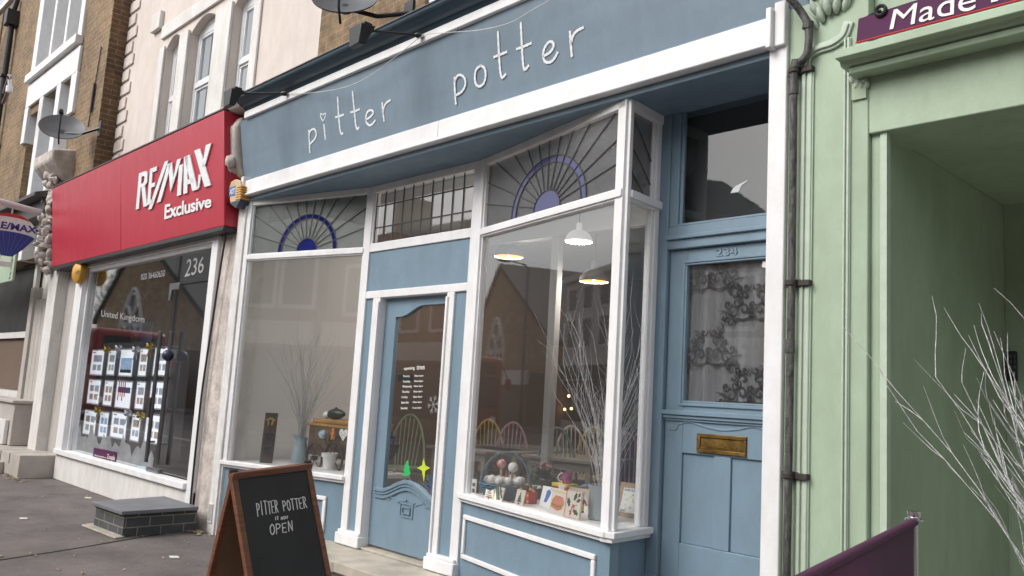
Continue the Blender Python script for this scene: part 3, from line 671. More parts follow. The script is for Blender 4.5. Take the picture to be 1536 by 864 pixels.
def spray(cx, cz, s_):
    for fl in (-1, 1):
        for dx, dz, r, a0, t in ((.045, .05, .04, -1.2, 1.1), (.085, .02, .034, 2.2, 1.2), (.05, -.02, .035, .4, 1.2), (.11, -.035, .035, 1.2, 1.1), (.14, .01, .028, 3.2, 1.2), (.13, -.085, .03, .2, 1.2), (.165, -.06, .022, 2, 1.2), (.03, .1, .024, 2.8, 1.1), (.075, .09, .02, .8, 1), (.19, -.11, .026, 1.6, 1.2), (.10, .055, .018, 2, 1)):
            curl(cx+fl*dx*s_, cz+dz*s_, r*s_, a0, t, .0095*s_, fl)
    for z in (0, -.03, -.055): curl(cx, cz+z*s_, .02*s_, 0, 1.1, .012*s_)
    for fl in (-1, 1):
        mb.ribbon([FX2.P(min(max(cx+fl*a*s_, G[0]), G[1]), min(max(cz+b*s_, G[2]), G[3]), -.033) for a, b in ((0, -.06), (.05, -.075), (.1, -.065), (.15, -.03), (.2, -.02))], [.012, .016, .014, .012, .004], FX2.n, .001)
for cx, cz in ((-2.70, 2.17), (-2.43, 1.99), (-2.70, 1.74), (-2.43, 1.53)): spray(cx, cz, 1.06)
mb.build('lace_pattern', 'lace', fd)
mb = MB(); N2 = FX2.n
add_text(mb, '234', FX2.P(-2.645, 2.318), FX2.P(-2.505, 2.318), FX2.P(-2.645, 2.272), FX2.P(-2.505, 2.272), N2, .006, .01); mb.build('door_number', 'blue', fd)
mb = MB(); mb.frame(FX2, -2.732, -2.422, 1.172, 1.278, .022, 0, .012); lp = mb.build('letter_plate', 'brass', fd, bevel=.003)
mb = MB(); mb.fbox(FX2, -2.708, -2.446, 1.196, 1.254, 0, .006); mb.fbox(FX2, -2.672, -2.482, 1.206, 1.216, .006, .010)
mb.build('letter_flap', 'brass', fd)
mb = MB(); mb.lathe([(.022, 0), (.022, .006), (.012, .012), (.012, .035), (.028, .045), (.032, .06), (.02, .075), (.001, .078)], FX2.P(-2.262, 1.275), 16, FX2.n); mb.build('knob', 'brass', fd)
mb = MB(); mb.prism([FX2.P(*q, -.0165) for q in ((-2.36, 2.226), (-2.32, 2.22), (-2.31, 2.20), (-2.345, 2.19), (-2.365, 2.196))], N2*.001); mb.build('torn_sticker', 'scrap', fd)
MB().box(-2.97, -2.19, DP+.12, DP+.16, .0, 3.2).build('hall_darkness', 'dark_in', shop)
# doorstep and inner floor
mb = MB(); sp = random.Random(3)
mb.prism([(x, y, .06) for x, y in ((-6.34, 3.60), (-5.55, 3.585), (-5.53, 3.60), (-4.7, 3.59), (-4.7, 4.2), (-6.34, 4.2))], (0, 0, .085))
mb.box(-6.30, -4.70, 3.65, 4.1, -.02, .06)
mb.build('doorstep', 'step', shop, bevel=.012, seg=3)
MB().box(-5.93, -4.9, DP-.03, DP+.14, .145, .165).build('threshold', 'step', shop, bevel=.006)
# interior of the shop
mb = MB(); mb.box(-7.85, -7.75, 3.75, 5.2, .1, 3.3); mb.build('interior_wall', 'wall_in', shop)
mb = MB(); mb.box(-7.85, -7.75, 5.202, 9.6, .1, 3.3); mb.build('interior_wall', 'brown_in', shop)  # same wall, coloured dark where the room is dim
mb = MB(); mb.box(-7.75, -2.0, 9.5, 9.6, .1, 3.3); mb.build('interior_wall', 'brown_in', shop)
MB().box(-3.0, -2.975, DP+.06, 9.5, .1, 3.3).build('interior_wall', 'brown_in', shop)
MB().box(-7.75, -2.975, DP+.02, 9.5, .09, .148).build('interior_floor', 'floor_in', shop)
MB().box(-7.75, -2.975, 3.76, 9.5, 3.201, 3.26).build('interior_ceiling', 'ceil_in', shop)
# display shelves inside the windows
P = FL.P; q = FB.P
mb = MB(); mb.prism([P(.0, .655, -.03), P(FL.len, .655, -.03), (-6.2, 4.75, .655), (-7.74, 4.75, .655)], (0, 0, .035)); mb.prism([(-7.74, 4.68, .16), (-6.2, 4.68, .16), (-6.2, 4.72, .16), (-7.74, 4.72, .16)], (0, 0, .49)); mb.build('window_shelf', 'white', shop)
mb = MB(); mb.prism([q(.0, .69, -.03), q(FB.len-.03, .69, -.03), (-3.05, 4.85, .69), (-4.70, 4.85, .69)], (0, 0, .03)); mb.prism([(-4.7, 4.8, .15), (-3.05, 4.8, .15), (-3.05, 4.84, .15), (-4.7, 4.84, .15)], (0, 0, .54)); mb.build('window_shelf', 'white', shop)
# upright standing in for the bay post's reflection, with an added beam
pp = at(820, 690, 5.9)
mb = MB(); mb.box(pp[0]-.045, pp[0]+.045, 5.86, 5.94, .15, 3.0); mb.box(-7.7, -3.0, 5.85, 5.95, 3.0, 3.2); mb.build('reflection_post', 'ceil_in', shop, bevel=.006)

# ============================================================ WHITE BUILDING WITH THE RED SIGN (236)
wb = thing('shop_building', 'white rendered building with arched upper windows over a red estate agent sign', 'building', (-10.4, F0, 0))
mb = MB(); FU = yf(UW)
H3 = [(-11.0, -10.48, 3.3, 5.86), (-10.22, -9.44, 3.3, 5.86), (-9.02, -8.46, 3.3, 5.86)]
wall_holes(mb, FU, -12.55, -7.033, 3.0, 9, H3, .16, arch=.16)
mb.build('upper_wall', 'plaster', wb)
mb = MB()
for a, b, o in ((-11.15, -11.0, .03), (-10.48, -10.22, .04), (-9.44, -9.02, .04), (-8.46, -8.30, .03)):
    mb.fbox(FU, a, b, 3.3, 5.75, .002, o)
mb.fbox(FU, -11.15, -8.30, 5.87, 6.05, .002, .035)
mb.fbox(FU, -11.5, -11.2, 6.05, 6.3, .002, .06); mb.fbox(FU, -8.3, -8.1, 6.05, 6.3, .002, .06)
mb.build('window_surround', 'render', wb, bevel=.008)
mb = MB()                                                              # toothed quoin stones
for i in range(26):
    z = 3.5+i*.21; mb.fbox(FU, -12.53, -12.18 if i % 2 else -12.28, z, z+.16, .001, .025)
mb.build('quoins', 'plaster', wb, bevel=.008)
for i, (a, b, c, d) in enumerate(H3):
    m1 = MB(); m1.frame(FU, a+.002, b-.002, c, d-.03, .055, -.155, -.10); m1.fbox(FU, a+.057, b-.057, 4.99, 5.06, -.15, -.09); m1.fbox(FU, a+.057, b-.057, d-.19, d-.085, -.15, -.105)
    m1.frame(FU, a+.057, b-.057, 5.06, d-.19, .03, -.145, -.11); m1.frame(FU, a+.057, b-.057, c+.06, 4.99, .03, -.145, -.11)
    wo = m1.build('window', 'pvc', wb, bevel=.005)
    MB().fbox(FU, a+.05, b-.05, c+.03, d-.1, -.138, -.132).build('pane', 'glass_up', wo)
    MB().fbox(FU, a, b, c, d, -.3, -.27).build('blind', 'blind', wo)
# ground floor
zs_ = .40; gx0, gx1 = -12.32, -8.36
FG = yf(F0)
mb = MB(); mb.fbox(FG, -12.60, -8.22, .0, .33, -.2, .0); mb.build('stall_riser', 'render', wb, bevel=.01)
mb = MB(); mb.fbox(FG, -12.60, gx0, .33, 2.95, -.16, .02); mb.fbox(FG, gx1, -8.22, .33, 2.95, -.16, .01); mb.fbox(FG, gx1, -8.22, 0.0, .33, -.16, .012)
mb.fbox(FG, gx0, gx1, 2.84, 2.95, -.16, .0); mb.fbox(FG, -12.58, gx1, .335, .40, -.1, .045)
mb.fbox(FG, gx0, gx0+.05, .40, 2.84, -.13, -.04); mb.fbox(FG, gx1-.05, gx1, .40, 2.84, -.13, -.02); mb.fbox(FG, gx0+.05, gx1-.05, 2.79, 2.84, -.13, -.03)
sf = mb.build('display_window', 'white', wb, bevel=.006)
FGL = yf(3.75)
MB().fbox(FGL, gx0+.04, -9.43, .39, 2.80, .0, .01).build('pane', 'glass236', sf)
gd = MB().fbox(FGL, -9.42, gx1-.03, .42, 2.44, .0, .012).build('glass_door', 'glass236', sf)
MB().fbox(FGL, -9.42, gx1-.03, 2.45, 2.80, .0, .012).build('pane', 'glass236', sf)
# door furniture
for x in (-9.50, -9.20):
    mb = MB(); mb.tube([FGL.P(x, .50, .07), FGL.P(x, 1.93, .07)], .022, 10); mb.tube([FGL.P(x, .72, .0), FGL.P(x, .72, .07)], .012); mb.tube([FGL.P(x, 1.75, .0), FGL.P(x, 1.75, .07)], .012)
    mb.build('pull_handle', 'steel', sf, bevel=.002)
MB().fbox(FGL, -9.56, -9.49, .98, 1.2, .094, .11).build('lock_case', 'steel', sf, bevel=.002)
mb = MB(); mb.fbox(FGL, -9.50, -9.24, 2.395, 2.47, .012, .03); mb.fbox(FGL, -9.50, -9.44, 2.28, 2.396, .0125, .0295); mb.build('door_patch_fitting', 'steel', sf, bevel=.003)
MB().fbox(FGL, -8.50, -8.37, 2.40, 2.52, .012, .03).build('door_patch_fitting', 'steel', sf, bevel=.003)
MB().fbox(FGL, -9.55, -9.22, .38, .45, .012, .045).build('door_patch_fitting', 'steel', sf, bevel=.003)
def g236(x, y, o=.012): return FGL.P(*FGL.px(x, y, o), o)
mb = MB()
def row2(mb, frq, o, t, tl, tr, bl, br, b=0, th=.0015, sp=1.0): add_text(mb, t, *[frq.P(*frq.px(*p, o), o) for p in (tl, tr, bl, br)], frq.n, th, b, sp)
row2(mb, FGL, .0125, '236', (281, 389), (307, 384.5), (276.5, 416), (305, 408.5))
row2(mb, FGL, .0125, '020 36460650', (212, 411), (248, 405), (211.5, 420), (247.4, 414.5))
mb.build('window_lettering', 'etch', sf)
# frosted snow film at the foot of the glass
rr = random.Random(5); pts = [(gx0+.06, .41)]
n = 34
top = []
for i in range(n+1):
    x = gx0+.06+(2.78)*i/n; top.append((x, .66-.05*i/n+.06*math.sin(i*.9)+.05*math.sin(i*2.3+1)+rr.uniform(-.02, .02)))
mb = MB()
for a, b in zip(top, top[1:]): mb.fprism(FGL, [(a[0], .41), (b[0], .41), b, a], -.003, -.0015)
mb.build('snow_film', 'frost', sf)
mb = MB(); c = [FGL.P(*FGL.px(*p, -.004), -.004) for p in ((141, 671.5), (174, 678), (173, 699.5), (139, 690.5))]
mb = MB(); q4 = [FGL.px(*p, .012) for p in ((141, 671.5), (174.5, 678), (172.5, 699.5), (139, 690.5))]; mb.fprism(FGL, q4, .012, .014); ps = mb.build('purple_sticker', 'purple_sign', sf)
mb = MB(); row2(mb, FGL, .0145, 'Zoopla', (161, 681), (173, 683.5), (160, 690), (172, 693)); row2(mb, FGL, .0145, 'We list properties on', (142, 681.5), (159, 685), (141.6, 684.5), (158.6, 688.3)); mb.build('lettering', 'cream', ps)
mb = MB().fprism(FGL, [FGL.px(*p, .012) for p in ((96.5, 675.5), (105, 677.5), (104.5, 683), (95.5, 680.5))], .012, .014); mb.build('blue_sticker', 'adtblue', sf)
mb = MB().fprism(FGL, [FGL.px(*p, .012) for p in ((207, 698), (223.5, 700.5), (221.5, 710.5), (205, 707))], .012, .0135); mb.build('pale_sticker', 'paleblue', sf)
# interior of 236
mb = MB(); mb.box(-12.5, -8.05, 8.0, 8.1, 0, 3.2); mb.box(-12.55, -12.5, 3.9, 8.0, 0, 3.2); mb.box(-8.10, -8.05, 3.8, 8.0, 0, 3.2); mb.box(-12.5, -8.1, 3.84, 8.0, 2.95, 3.0); mb.box(-12.5, -8.1, 3.86, 8.0, .28, .33)
mb.build('interior_wall', 'dark_in', wb)
FI = yf(4.45)
mb = MB(); pan = [FI.px(*p) for p in ((127, 468), (146, 463), (243, 470), (250, 484), (250, 560), (122, 620))]
hz = [FI.px(*p) for p in ((148, 464), (236, 474), (234, 494), (148, 486))]
mb = MB(); row2(mb, FGL, .0125, 'United Kingdom', (152.5, 465), (217, 474.5), (151.6, 478), (216.3, 487), .0); mb.build('window_lettering', 'etch', sf)
it = MB().fbox(FI, -13.6, -9.6, .33, 2.6, -.03, .0).build('interior_panel', 'dark_in', wb)
mb = MB(); row2(mb, FI, .03, 'RE/MAX', (178, 437), (222, 440), (178, 447), (222, 450)); row2(mb, FI, .03, 'COLLECTION', (182, 451), (216, 454), (182, 457), (216, 459.5)); mb.build('lettering', 'etch', it)
mb = MB().fbox(FI, *sorted((FI.px(160, 490)[0], FI.px(232, 490)[0])), FI.px(160, 523)[1], FI.px(160, 487)[1], .0, .02); pic = mb.build('reflected_sky', mat('reflected_sky_blue', (.07, .16, .30), .4, .4, 2, col2=(.28, .34, .40)), it)  # panel painted with the sky and building reflected in the bus windscreen
mb = MB(); a, b = FI.px(165, 520); c, d = FI.px(215, 500)
mb.fbox(FI, a, c, b-.12, d, .021, .026); pb = mb.build('reflected_building', 'brown_in', pic)
mb = MB()
for i in range(4):
    for k in range(2): x = a+(c-a)*(.08+i*.24); z = b-.08+k*.22; mb.fbox(FI, x, x+(c-a)*.1, z, z+.1, .027, .03)
mb.build('reflected_windows', 'etch', pic)
rf = MB(); rx = at(262, 640, 5.2); rf.box(-9.9, -8.15, 5.1, 5.6, .33, 1.25); rf.build('red_counter', 'redp', wb, bevel=.02)
rf = MB(); p = at(258, 660, 4.6); rf.box(p[0]-.28, p[0]+.28, 4.58, 4.62, p[2]-.10, p[2]+.09); mo = rf.build('monitor', 'white', wb, bevel=.01); rf = MB(); rf.box(p[0]-.25, p[0]+.25, 4.575, 4.579, p[2]-.075, p[2]+.07); rf.build('screen', 'fadedgreen', mo)
rf = MB(); rf.box(p[0]-.5, p[0]+.4, 4.5, 5.05, p[2]-.15, p[2]-.12); rf.box(p[0]-.48, p[0]-.44, 4.5, 5.0, .33, p[2]-.151); rf.box(p[0]+.34, p[0]+.38, 4.5, 5.0, .33, p[2]-.151); rf.build('desk', 'white', wb)
# passage door between the buildings, under the left end of the red sign
mb = MB(); mb.box(-13.55, -12.61, F0+.12, F0+.16, 0, 3.0); mb.build('passage_panel', 'beige', wb)
mb = MB(); mb.box(-13.85, -13.45, F0-.03, F0+.3, 0, 3.6); mb.build('pilaster', 'render', wb, bevel=.01)
# crusty plaster pilaster between 236 and the blue shop
mb = MB(); mb.box(-8.218, -7.868, F0+.03, UW-.002, 0, 3.55)
mb.build('party_pilaster', 'plaster_old', wb)
rs = random.Random(11)
def rubble(name, pts, m, par, s=.09):
    mb = MB()
    for p in pts:
        k = len(mb.v); mb.lathe([(1e-4, -1), (.75, -.6), (1, 0), (.7, .7), (1e-4, 1)], (0, 0, 0), 7)
        sx, sy, sz = [s*rs.uniform(.6, 1.4) for _ in range(3)]; an = rs.uniform(0, 3)
        for i in range(k, len(mb.v)):
            x, y, z = mb.v[i]; j = 1+rs.uniform(-.2, .2); x, y = x*math.cos(an)-y*math.sin(an), x*math.sin(an)+y*math.cos(an)
            mb.v[i] = (p[0]+x*sx*j, p[1]+y*sy*j, p[2]+z*sz*j)
    return mb.build(name, m, par, smooth=50)
mb = MB(); mb.prism([(-8.1, 3.80, 4.02), (-8.1, 3.60, 4.05), (-8.1, 3.52, 3.92), (-8.1, 3.56, 3.60), (-8.1, 3.64, 3.44), (-8.1, 3.80, 3.40)], (.28, 0, 0)); mb.build('broken_corbel', 'plaster_old', wb, bevel=.04, seg=3)
rubble('broken_edge', [(-8.1+rs.uniform(0, .28), 3.56+rs.uniform(-.03, .1), 3.42+rs.uniform(0, .5)) for _ in range(16)], 'plaster_old', wb, .05)
mb = MB(); mb.prism([(-8.05, UW, 4.16), (-8.05, 3.45, 4.14), (-8.05, 3.5, 4.08), (-8.05, UW, 4.05)], (.45, 0, 0)); mb.build('corbel_cap', 'plaster_old', wb, bevel=.02)
# ornate corbel left of the red sign
cb = rubble('ornate_corbel', [(-14.05+rs.uniform(-.25, .45), 3.58+rs.uniform(-.08, .12), 2.95+1.65*(i/60)+rs.uniform(-.1, .1)) for i in range(60)]+[(-13.95+rs.uniform(-.15, .3), 3.52+rs.uniform(-.05, .1), 3.0+1.5*(i/120)+rs.uniform(-.1, .1)) for i in range(120)], 'plaster_old', wb, .06)
mb = MB(); mb.prism([(-14.4, 3.85, 4.75), (-14.4, 3.35, 4.66), (-14.4, 3.35, 4.50), (-14.4, 3.55, 4.28), (-14.4, 3.85, 4.1)], (.95, 0, 0)); mb.build('corbel_slab', 'plaster_old', wb, bevel=.03)
# --- the red sign (leans out)
def sgY(z): return 3.567-.116*(z-2.93)
NS = np.array([0, -1, -.116]); NS /= np.linalg.norm(NS)
rs_ = thing('shop_sign', 'long red estate agent sign box with white lettering above the shop window', 'sign', (-10.9, 3.567, 2.93))
X0, X1, Z0, Z1 = -13.53, -7.91, 2.93, 4.08
mb = MB()
for a, b in ((X0, -10.741), (-10.737, X1)):
    mb.hexa([(a, sgY(Z0), Z0), (b, sgY(Z0), Z0), (b, F0+.05, Z0), (a, F0+.05, Z0), (a, sgY(Z1), Z1), (b, sgY(Z1), Z1), (b, F0+.2, Z1), (a, F0+.2, Z1)])
mb.build('sign_box', 'red', rs_, bevel=.01)
mb = MB().box(X0, X1+.01, 3.55, F0+.1, Z0-.05, Z0-.004); mb.build('bottom_edge', 'black', rs_, bevel=.006)
mb = MB(); mb.hexa([(X0, sgY(Z1)-.006, Z1+.003), (X1, sgY(Z1)-.006, Z1+.003), (X1, UW, Z1+.003), (X0, UW, Z1+.003), (X0, sgY(Z1)-.006, Z1+.018), (X1, sgY(Z1)-.006, Z1+.018), (X1, UW, Z1+.05), (X0, UW, Z1+.05)]); mb.build('top_flashing', 'iron', rs_)
P0 = (0, sgY(Z0), Z0)
def rp(x, y): return atp(x, y, P0, NS) + NS*.004
mb = MB(); V4 = [(209.2, 261), (319, 216), (205.7, 314.6), (318, 278)]
def quadmap(q):
    TL, TR, BL, BR = [np.array(rp(*p)) for p in q]
    return lambda a, b: (BL*(1-a)+BR*a)*(1-b)+(TL*(1-a)+TR*a)*b
m4 = quadmap(V4)
def stroke(pts, wd=.055):                               # solid slab letters
    mb.ribbon([m4(*p) for p in pts], wd, NS, .012)
def slab(poly): mb.prism([m4(*p) for p in poly], NS*.012)
def bar(x0, y0, x1, y1, w): slab([(x0, y0), (x0+w, y0), (x1+w, y1), (x1, y1)])
bar(0, 0, .015, 1, .045)                                # R
slab([(.06, 1), (.11, 1), (.15, .93), (.15, .66), (.11, .58), (.055, .58), (.055, .68), (.095, .68), (.105, .74), (.105, .84), (.09, .88), (.06, .88)])
bar(.118, 0, .068, .57, .052)
bar(.17, .02, .185, 1, .042); slab([(.229, 1), (.285, 1), (.285, .88), (.229, .88)]); slab([(.222, .58), (.27, .58), (.27, .47), (.22, .47)]); slab([(.215, .14), (.26, .14), (.26, .02), (.213, .02)])
bar(.19, -.12, .40, 1.03, .05)                          # slash
bar(.315, .0, .445, .94, .052)                          # M
slab([(.452, .94), (.502, .94), (.535, .42), (.497, .16)]); slab([(.502, .18), (.540, .40), (.625, .95), (.572, .95)])
bar(.588, .0, .602, .78, .05)
bar(.672, .0, .665, .95, .048)                          # A
slab([(.668, .951), (.735, .951), (.845, .0), (.785, .0)]); slab([(.721, .33), (.79, .33), (.803, .21), (.721, .21)])
slab([(.795, 1.0), (.862, 1.0), (1.0, .0), (.93, .0)])  # X
slab([(.935, 1.02), (1.0, 1.02), (.93, .53), (.895, .50)]); slab([(.855, .36), (.888, .34), (.865, .02), (.848, .02)])
mb.build('logo_lettering', 'lettering', rs_)
mb = MB(); add_text(mb, 'Exclusive', rp(248.7, 307.2), rp(318, 292.2), rp(247.6, 329.6), rp(318, 310.8), NS, .006, .022, .95); mb.build('lettering', 'lettering', rs_)

# ============================================================ BROWN BRICK BUILDING, FAR LEFT
bb = thing('brick_building', 'brown stock brick building with white stone window surrounds at far left', 'building', (-17, F0, 0))
FQ = yf(3.665)
HA = [(-16.35, -15.55, 6.62, 9.2), (-15.45, -14.75, 6.62, 9.2), (-14.65, -14.0, 6.62, 9.2)]
HB = [(-16.40, -15.70, 3.2, 5.85), (-15.50, -14.75, 3.2, 6.0), (-14.55, -14.0, 3.2, 6.0)]
mb = MB(); wall_holes(mb, FQ, -19.6, -12.55, 3.2, 8.80, [h for h in HB] + [(h[0], h[1], h[2], 8.6) for h in HA], .28)
mb.build('upper_wall', 'brick', bb)
mb = MB(); mb.add([(-12.548, 3.665, 3), (-12.548, UW, 3), (-12.548, UW, 9), (-12.548, 3.665, 9)], [(0, 1, 2, 3)]); mb.box(-12.556, -12.546, 3.663, 3.68, 3.2, 8.8); mb.build('party_wall_return', 'brick_dark', bb)
mb = MB(); mb.box(-40, -19.602, 3.64, 4.2, 3.2, 8.74); mb.build('upper_wall', 'brick', bb)
mb = MB(); mb.box(-40, -12.5, 3.6, 4.2, 8.82, 8.92); mb.build('parapet_coping', 'render', bb)
mb = MB()
mb.fbox(FQ, -16.6, -13.8, 6.46, 6.60, .002, .12)
for a, b in ((-16.6, -16.35), (-15.55, -15.45), (-14.75, -14.65), (-14.0, -13.82)): mb.fbox(FQ, a-.006, b+.006, 6.601, 8.79, -.27, .04)
for i, (a, b, c, d) in enumerate(HB): pass
for a, b in ((-16.6, -16.40), (-15.70, -15.50), (-14.75, -14.55), (-14.0, -13.75)): mb.fbox(FQ, a-.006, b+.006, 3.2 if -16 < a < -14.2 else 5.35, 6.0, -.27, .05)
mb.fbox(FQ, -16.6, -13.75, 6.001, 6.42, .002, .05)
mb.build('window_surround', 'white', bb, bevel=.01)
for a, b, c, d in HA+HB:
    m1 = MB(); m1.frame(FQ, a+.002, b-.002, c, min(d, 8.6), .06, -.275, -.2); m1.fbox(FQ, a+.06, b-.06, (c+min(d, 8.6))/2-.03+.35, (c+min(d, 8.6))/2+.03+.35, -.26, -.21)
    wo = m1.build('window', 'pvc', bb); MB().fbox(FQ, a+.05, b-.05, c, min(d, 8.6), -.25, -.24).build('pane', 'glass_up', wo); MB().fbox(FQ, a, b, c, min(d, 8.6), -.42, -.38).build('blind', 'blind', wo)
mb = MB(); p0 = at(42, 25, 3.57); p1 = at(10, 215, 3.57)
x = -18.35; mb = MB(); mb.tube([(x, 3.57, 3.4), (x, 3.57, 8.05)], .055, 10); mb.box(x-.12, x+.12, 3.45, 3.66, 8.05, 8.35); mb.tube([(x, 3.57, 8.35), (x+.05, 3.6, 8.6)], .05)
for z in (4.2, 5.6, 7.0): mb.box(x-.08, x+.08, 3.5, 3.66, z, z+.05)
mb.build('downpipe', 'dpipe', bb, bevel=.005)
mb = MB(); nx = at(8, 80, 3.64)
mb.fprism(yf(3.64), [(nx[0]-.45, nx[2]-.55), (nx[0]+.35, nx[2]-.55), (nx[0]+.35, nx[2]+.2), (nx[0]+.1, nx[2]+.55), (nx[0]-.2, nx[2]+.6), (nx[0]-.45, nx[2]+.2)], -.2, .01); mb.build('arched_niche', 'brick_dark', bb)
mb = MB()
for x0 in (60, 88): pass
mb.tube([at(142, 125, 3.64), at(136, 168, 3.64)], .02); mb.tube([at(152, 70, 3.65), at(132, 190, 3.65)], .008); mb.build('wall_cable', 'dpipe', bb)
# its ground floor: pale shopfront, steps, green hanging board
lf = MB(); lf.box(-40, -14.9, F0+.25, F0+.4, 0, 3.9); lf.box(-14.9, -13.86, F0+.18, F0+.3, 0, 3.8); lf.build('ground_floor_wall', 'render', bb)
mb = MB(); mb.box(-40, -13.9, 3.45, 3.7, 3.75, 4.0); mb.prism([(-40, 3.30, 4.0), (-40, 3.30, 4.06), (-40, 3.72, 4.2), (-40, 3.72, 4.0)], (26.1, 0, 0)); mb.build('shop_cornice', 'iron', bb, bevel=.01)
mb = MB(); a = at(30, 560, 3.84); 
for i in range(5): mb.box(-15.05+i*.21, -14.855+i*.21, 3.80, 3.84, .25, 2.55)
mb.box(-15.25, -15.05, 3.76, 3.9, .25, 2.75); mb.box(-14.0, -13.86, 3.70, 3.86, .25, 3.0); mb.build('boarded_door', 'beige', bb, bevel=.006)
mb = MB(); mb.fbox(yf(3.9), -22, -15.4, 2.0, 3.15, .0, .02); gw = mb.build('dark_shop_window', 'matt_glass', bb); MB().fbox(yf(3.9), -22, -15.42, 1.1, 1.95, -.018, .01).build('lower_window', 'brown_in', gw)
mb = MB(); mb.fbox(yf(3.9), -22, -15.35, 1.95, 2.05, .02, .07); mb.fbox(yf(3.9), -15.42, -15.28, 1.0, 3.3, .02, .08); mb.build('window_frame', 'render', bb)

# ============================================================ GREEN BUILDING ON THE RIGHT
gb = thing('shop_building', 'pale green building with moulded pilaster and deep entrance recess at right', 'building', (-.6, F0, 0))
OX = -1.595
mb = MB()
mb.box(-1.985, OX, F0+.0, F0+.35, -.1, 3.45); mb.box(OX, OX+.045, F0+.03, 5.40, -.1, 2.70)
mb.box(OX-.05, 6.5, 5.402, 5.5, -.1, 2.75)
mb.box(OX, 6.5, F0+.004, F0+.35, 2.682, 3.06); mb.box(OX, 6.5, F0+.06, F0+.35, 3.06, 4.6)
mb.box(OX, 6.5, F0+.35, 5.5, 2.70, 2.80)
mb.box(6.4, 6.5, F0+.36, 5.4, -.1, 2.7)
mb.build('wall', 'green', gb, bevel=.006)
mb = MB().box(-1.62, 2.5, 3.8, 3.9, 4.6, 9); mb.build('upper_wall', 'brick', gb)
mb = MB()
FGm = yf(F0)
def moulding(mb, s0, s1, z0, z1):
    w_ = s1-s0
    mb.fbox(FGm, s0, s1, z0, z1, .001, .012); mb.fbox(FGm, s0+w_*.12, s0+w_*.42, z0, z1, .012, .024); mb.fbox(FGm, s0+w_*.55, s0+w_*.9, z0, z1, .012, .02)
moulding(mb, -1.915, -1.852, -.1, 3.06); moulding(mb, -1.705, -1.672, -.1, 3.16)
for o, wd in ((.001, .05), (.012, .022)):
    mb.ribbon([FGm.P(a, b, o) for a, b in cr([(-1.90, 3.06), (-1.885, 3.12), (-1.83, 3.145), (-1.76, 3.15), (-1.71, 3.175), (-1.69, 3.22)], 5)], wd, FGm.n, .013)
mb.build('pilaster_moulding', 'green_light', gb, bevel=.004)
mb = MB()                                               # leafy capital
for i in range(5):
    a = -1.86+i*.042; mb.lathe([(1e-4, -.05), (.013, -.042), (.021, -.01), (.015, .03), (1e-4, .06)], (a, 3.655-.012*(2-abs(i-2)), 3.315+.012*i-.012*abs(i-2)), 8, (.25*(i-2), -.35, 1))
for i in range(4): mb.lathe([(1e-4, -.05), (.016, -.03), (.022, .0), (1e-4, .05)], (-1.84+i*.045, 3.63, 3.345+.014*i), 8, (.2*(i-1.5), -.5, 1))
mb.build('leaf_capital', 'green_light', gb, smooth=60)
rubble('bare_stone', [(-1.88+rs.uniform(0, .24), 3.65+rs.uniform(-.02, .02), 3.42+rs.uniform(-.02, .08)) for _ in range(14)], 'stonewall', gb, .035)
rubble('chipped_paint', [(-1.655+rs.uniform(-.02, .07), 3.66, 2.93+rs.uniform(-.02, .03)) for _ in range(8)], 'green_light', gb, .018)
mb = MB()                                               # cornice shelf under the purple sign
mb.prism([(OX-.08, F0+.0, 3.04), (OX-.08, 3.50, 3.04), (OX-.08, 3.50, 3.0), (OX-.08, 3.545, 3.0), (OX-.08, 3.56, 2.98), (OX-.08, F0, 2.975)], (4, 0, 0))
mb.box(OX-.05, 2.5, 3.575, F0, 2.945, 2.974)
mb.build('cornice', 'green', gb, bevel=.004)
mb = MB(); mb.box(-1.667, -1.60, F0-.012, F0, 2.85, 3.0); mb.build('corbel_block', 'green', gb)
mb = MB(); mb.frame(yf(5.40), -1.40, -.2, .1, 2.35, .07, .001, .04); mb.box(-1.32, -.3, 5.36, 5.395, .1, 2.28); mb.build('recess_door', 'fadedgreen', gb, bevel=.004)
mb = MB(); p = at(1512, 400, 5.34)
mb.box(OX+.046, OX+.075, F0+.02, F0+.06, 0, 2.68); mb.build('corner_bead', 'green_light', gb)

# ============================================================ THINGS ON THE FRONTS
def dish(name, label, c, nrm, r, wall):
    c = np.array(c, float); nrm = np.array(nrm, float); nrm /= np.linalg.norm(nrm)
    t = thing(name, label, 'satellite dish', wall, 'satellite dishes on the brick walls')
    mb = MB(); prof = [(1e-4, -.09*r/.3)] + [(r*k/8, -.09*(r/.3)*(1-(k/8)**2)) for k in range(1, 9)] + [(r*1.02, .004), (r*1.0, -.012)] + [(r*k/8, -.09*(r/.3)*(1-(k/8)**2)-.012) for k in range(7, 0, -1)]+[(1e-4, -.1*r/.3)]
    mb.lathe(prof, c, 32, nrm); mb.build('dish_face', 'dish', t, smooth=40)
    dn = np.array([0, 0, -1.]); dn -= nrm*(dn@nrm); dn /= np.linalg.norm(dn)
    e = c+nrm*r*1.05+dn*r*.35
    mb = MB(); mb.tube([c-nrm*.1+dn*r*1.0, c+nrm*.05+dn*r*1.02, e], .011, 8); mb.lathe([(.02, -.05), (.03, -.04), (.03, .03), (.02, .05)], e, 12, -nrm+dn*-.4); mb.build('feed_arm', 'black', t)
    mb = MB(); b0 = c-nrm*.11; wl = np.array(wall, float)
    mb.tube([b0, b0+(wl-b0)*.5+np.array([0, 0, -.05]), wl], .02, 8); mb.box(wl[0]-.06, wl[0]+.06, wl[1]-.02, wl[1]+.0, wl[2]-.12, wl[2]+.1); mb.lathe([(.05, -.03), (.05, .03)], b0, 12, nrm); mb.build('wall_bracket', 'black', t)
    return t
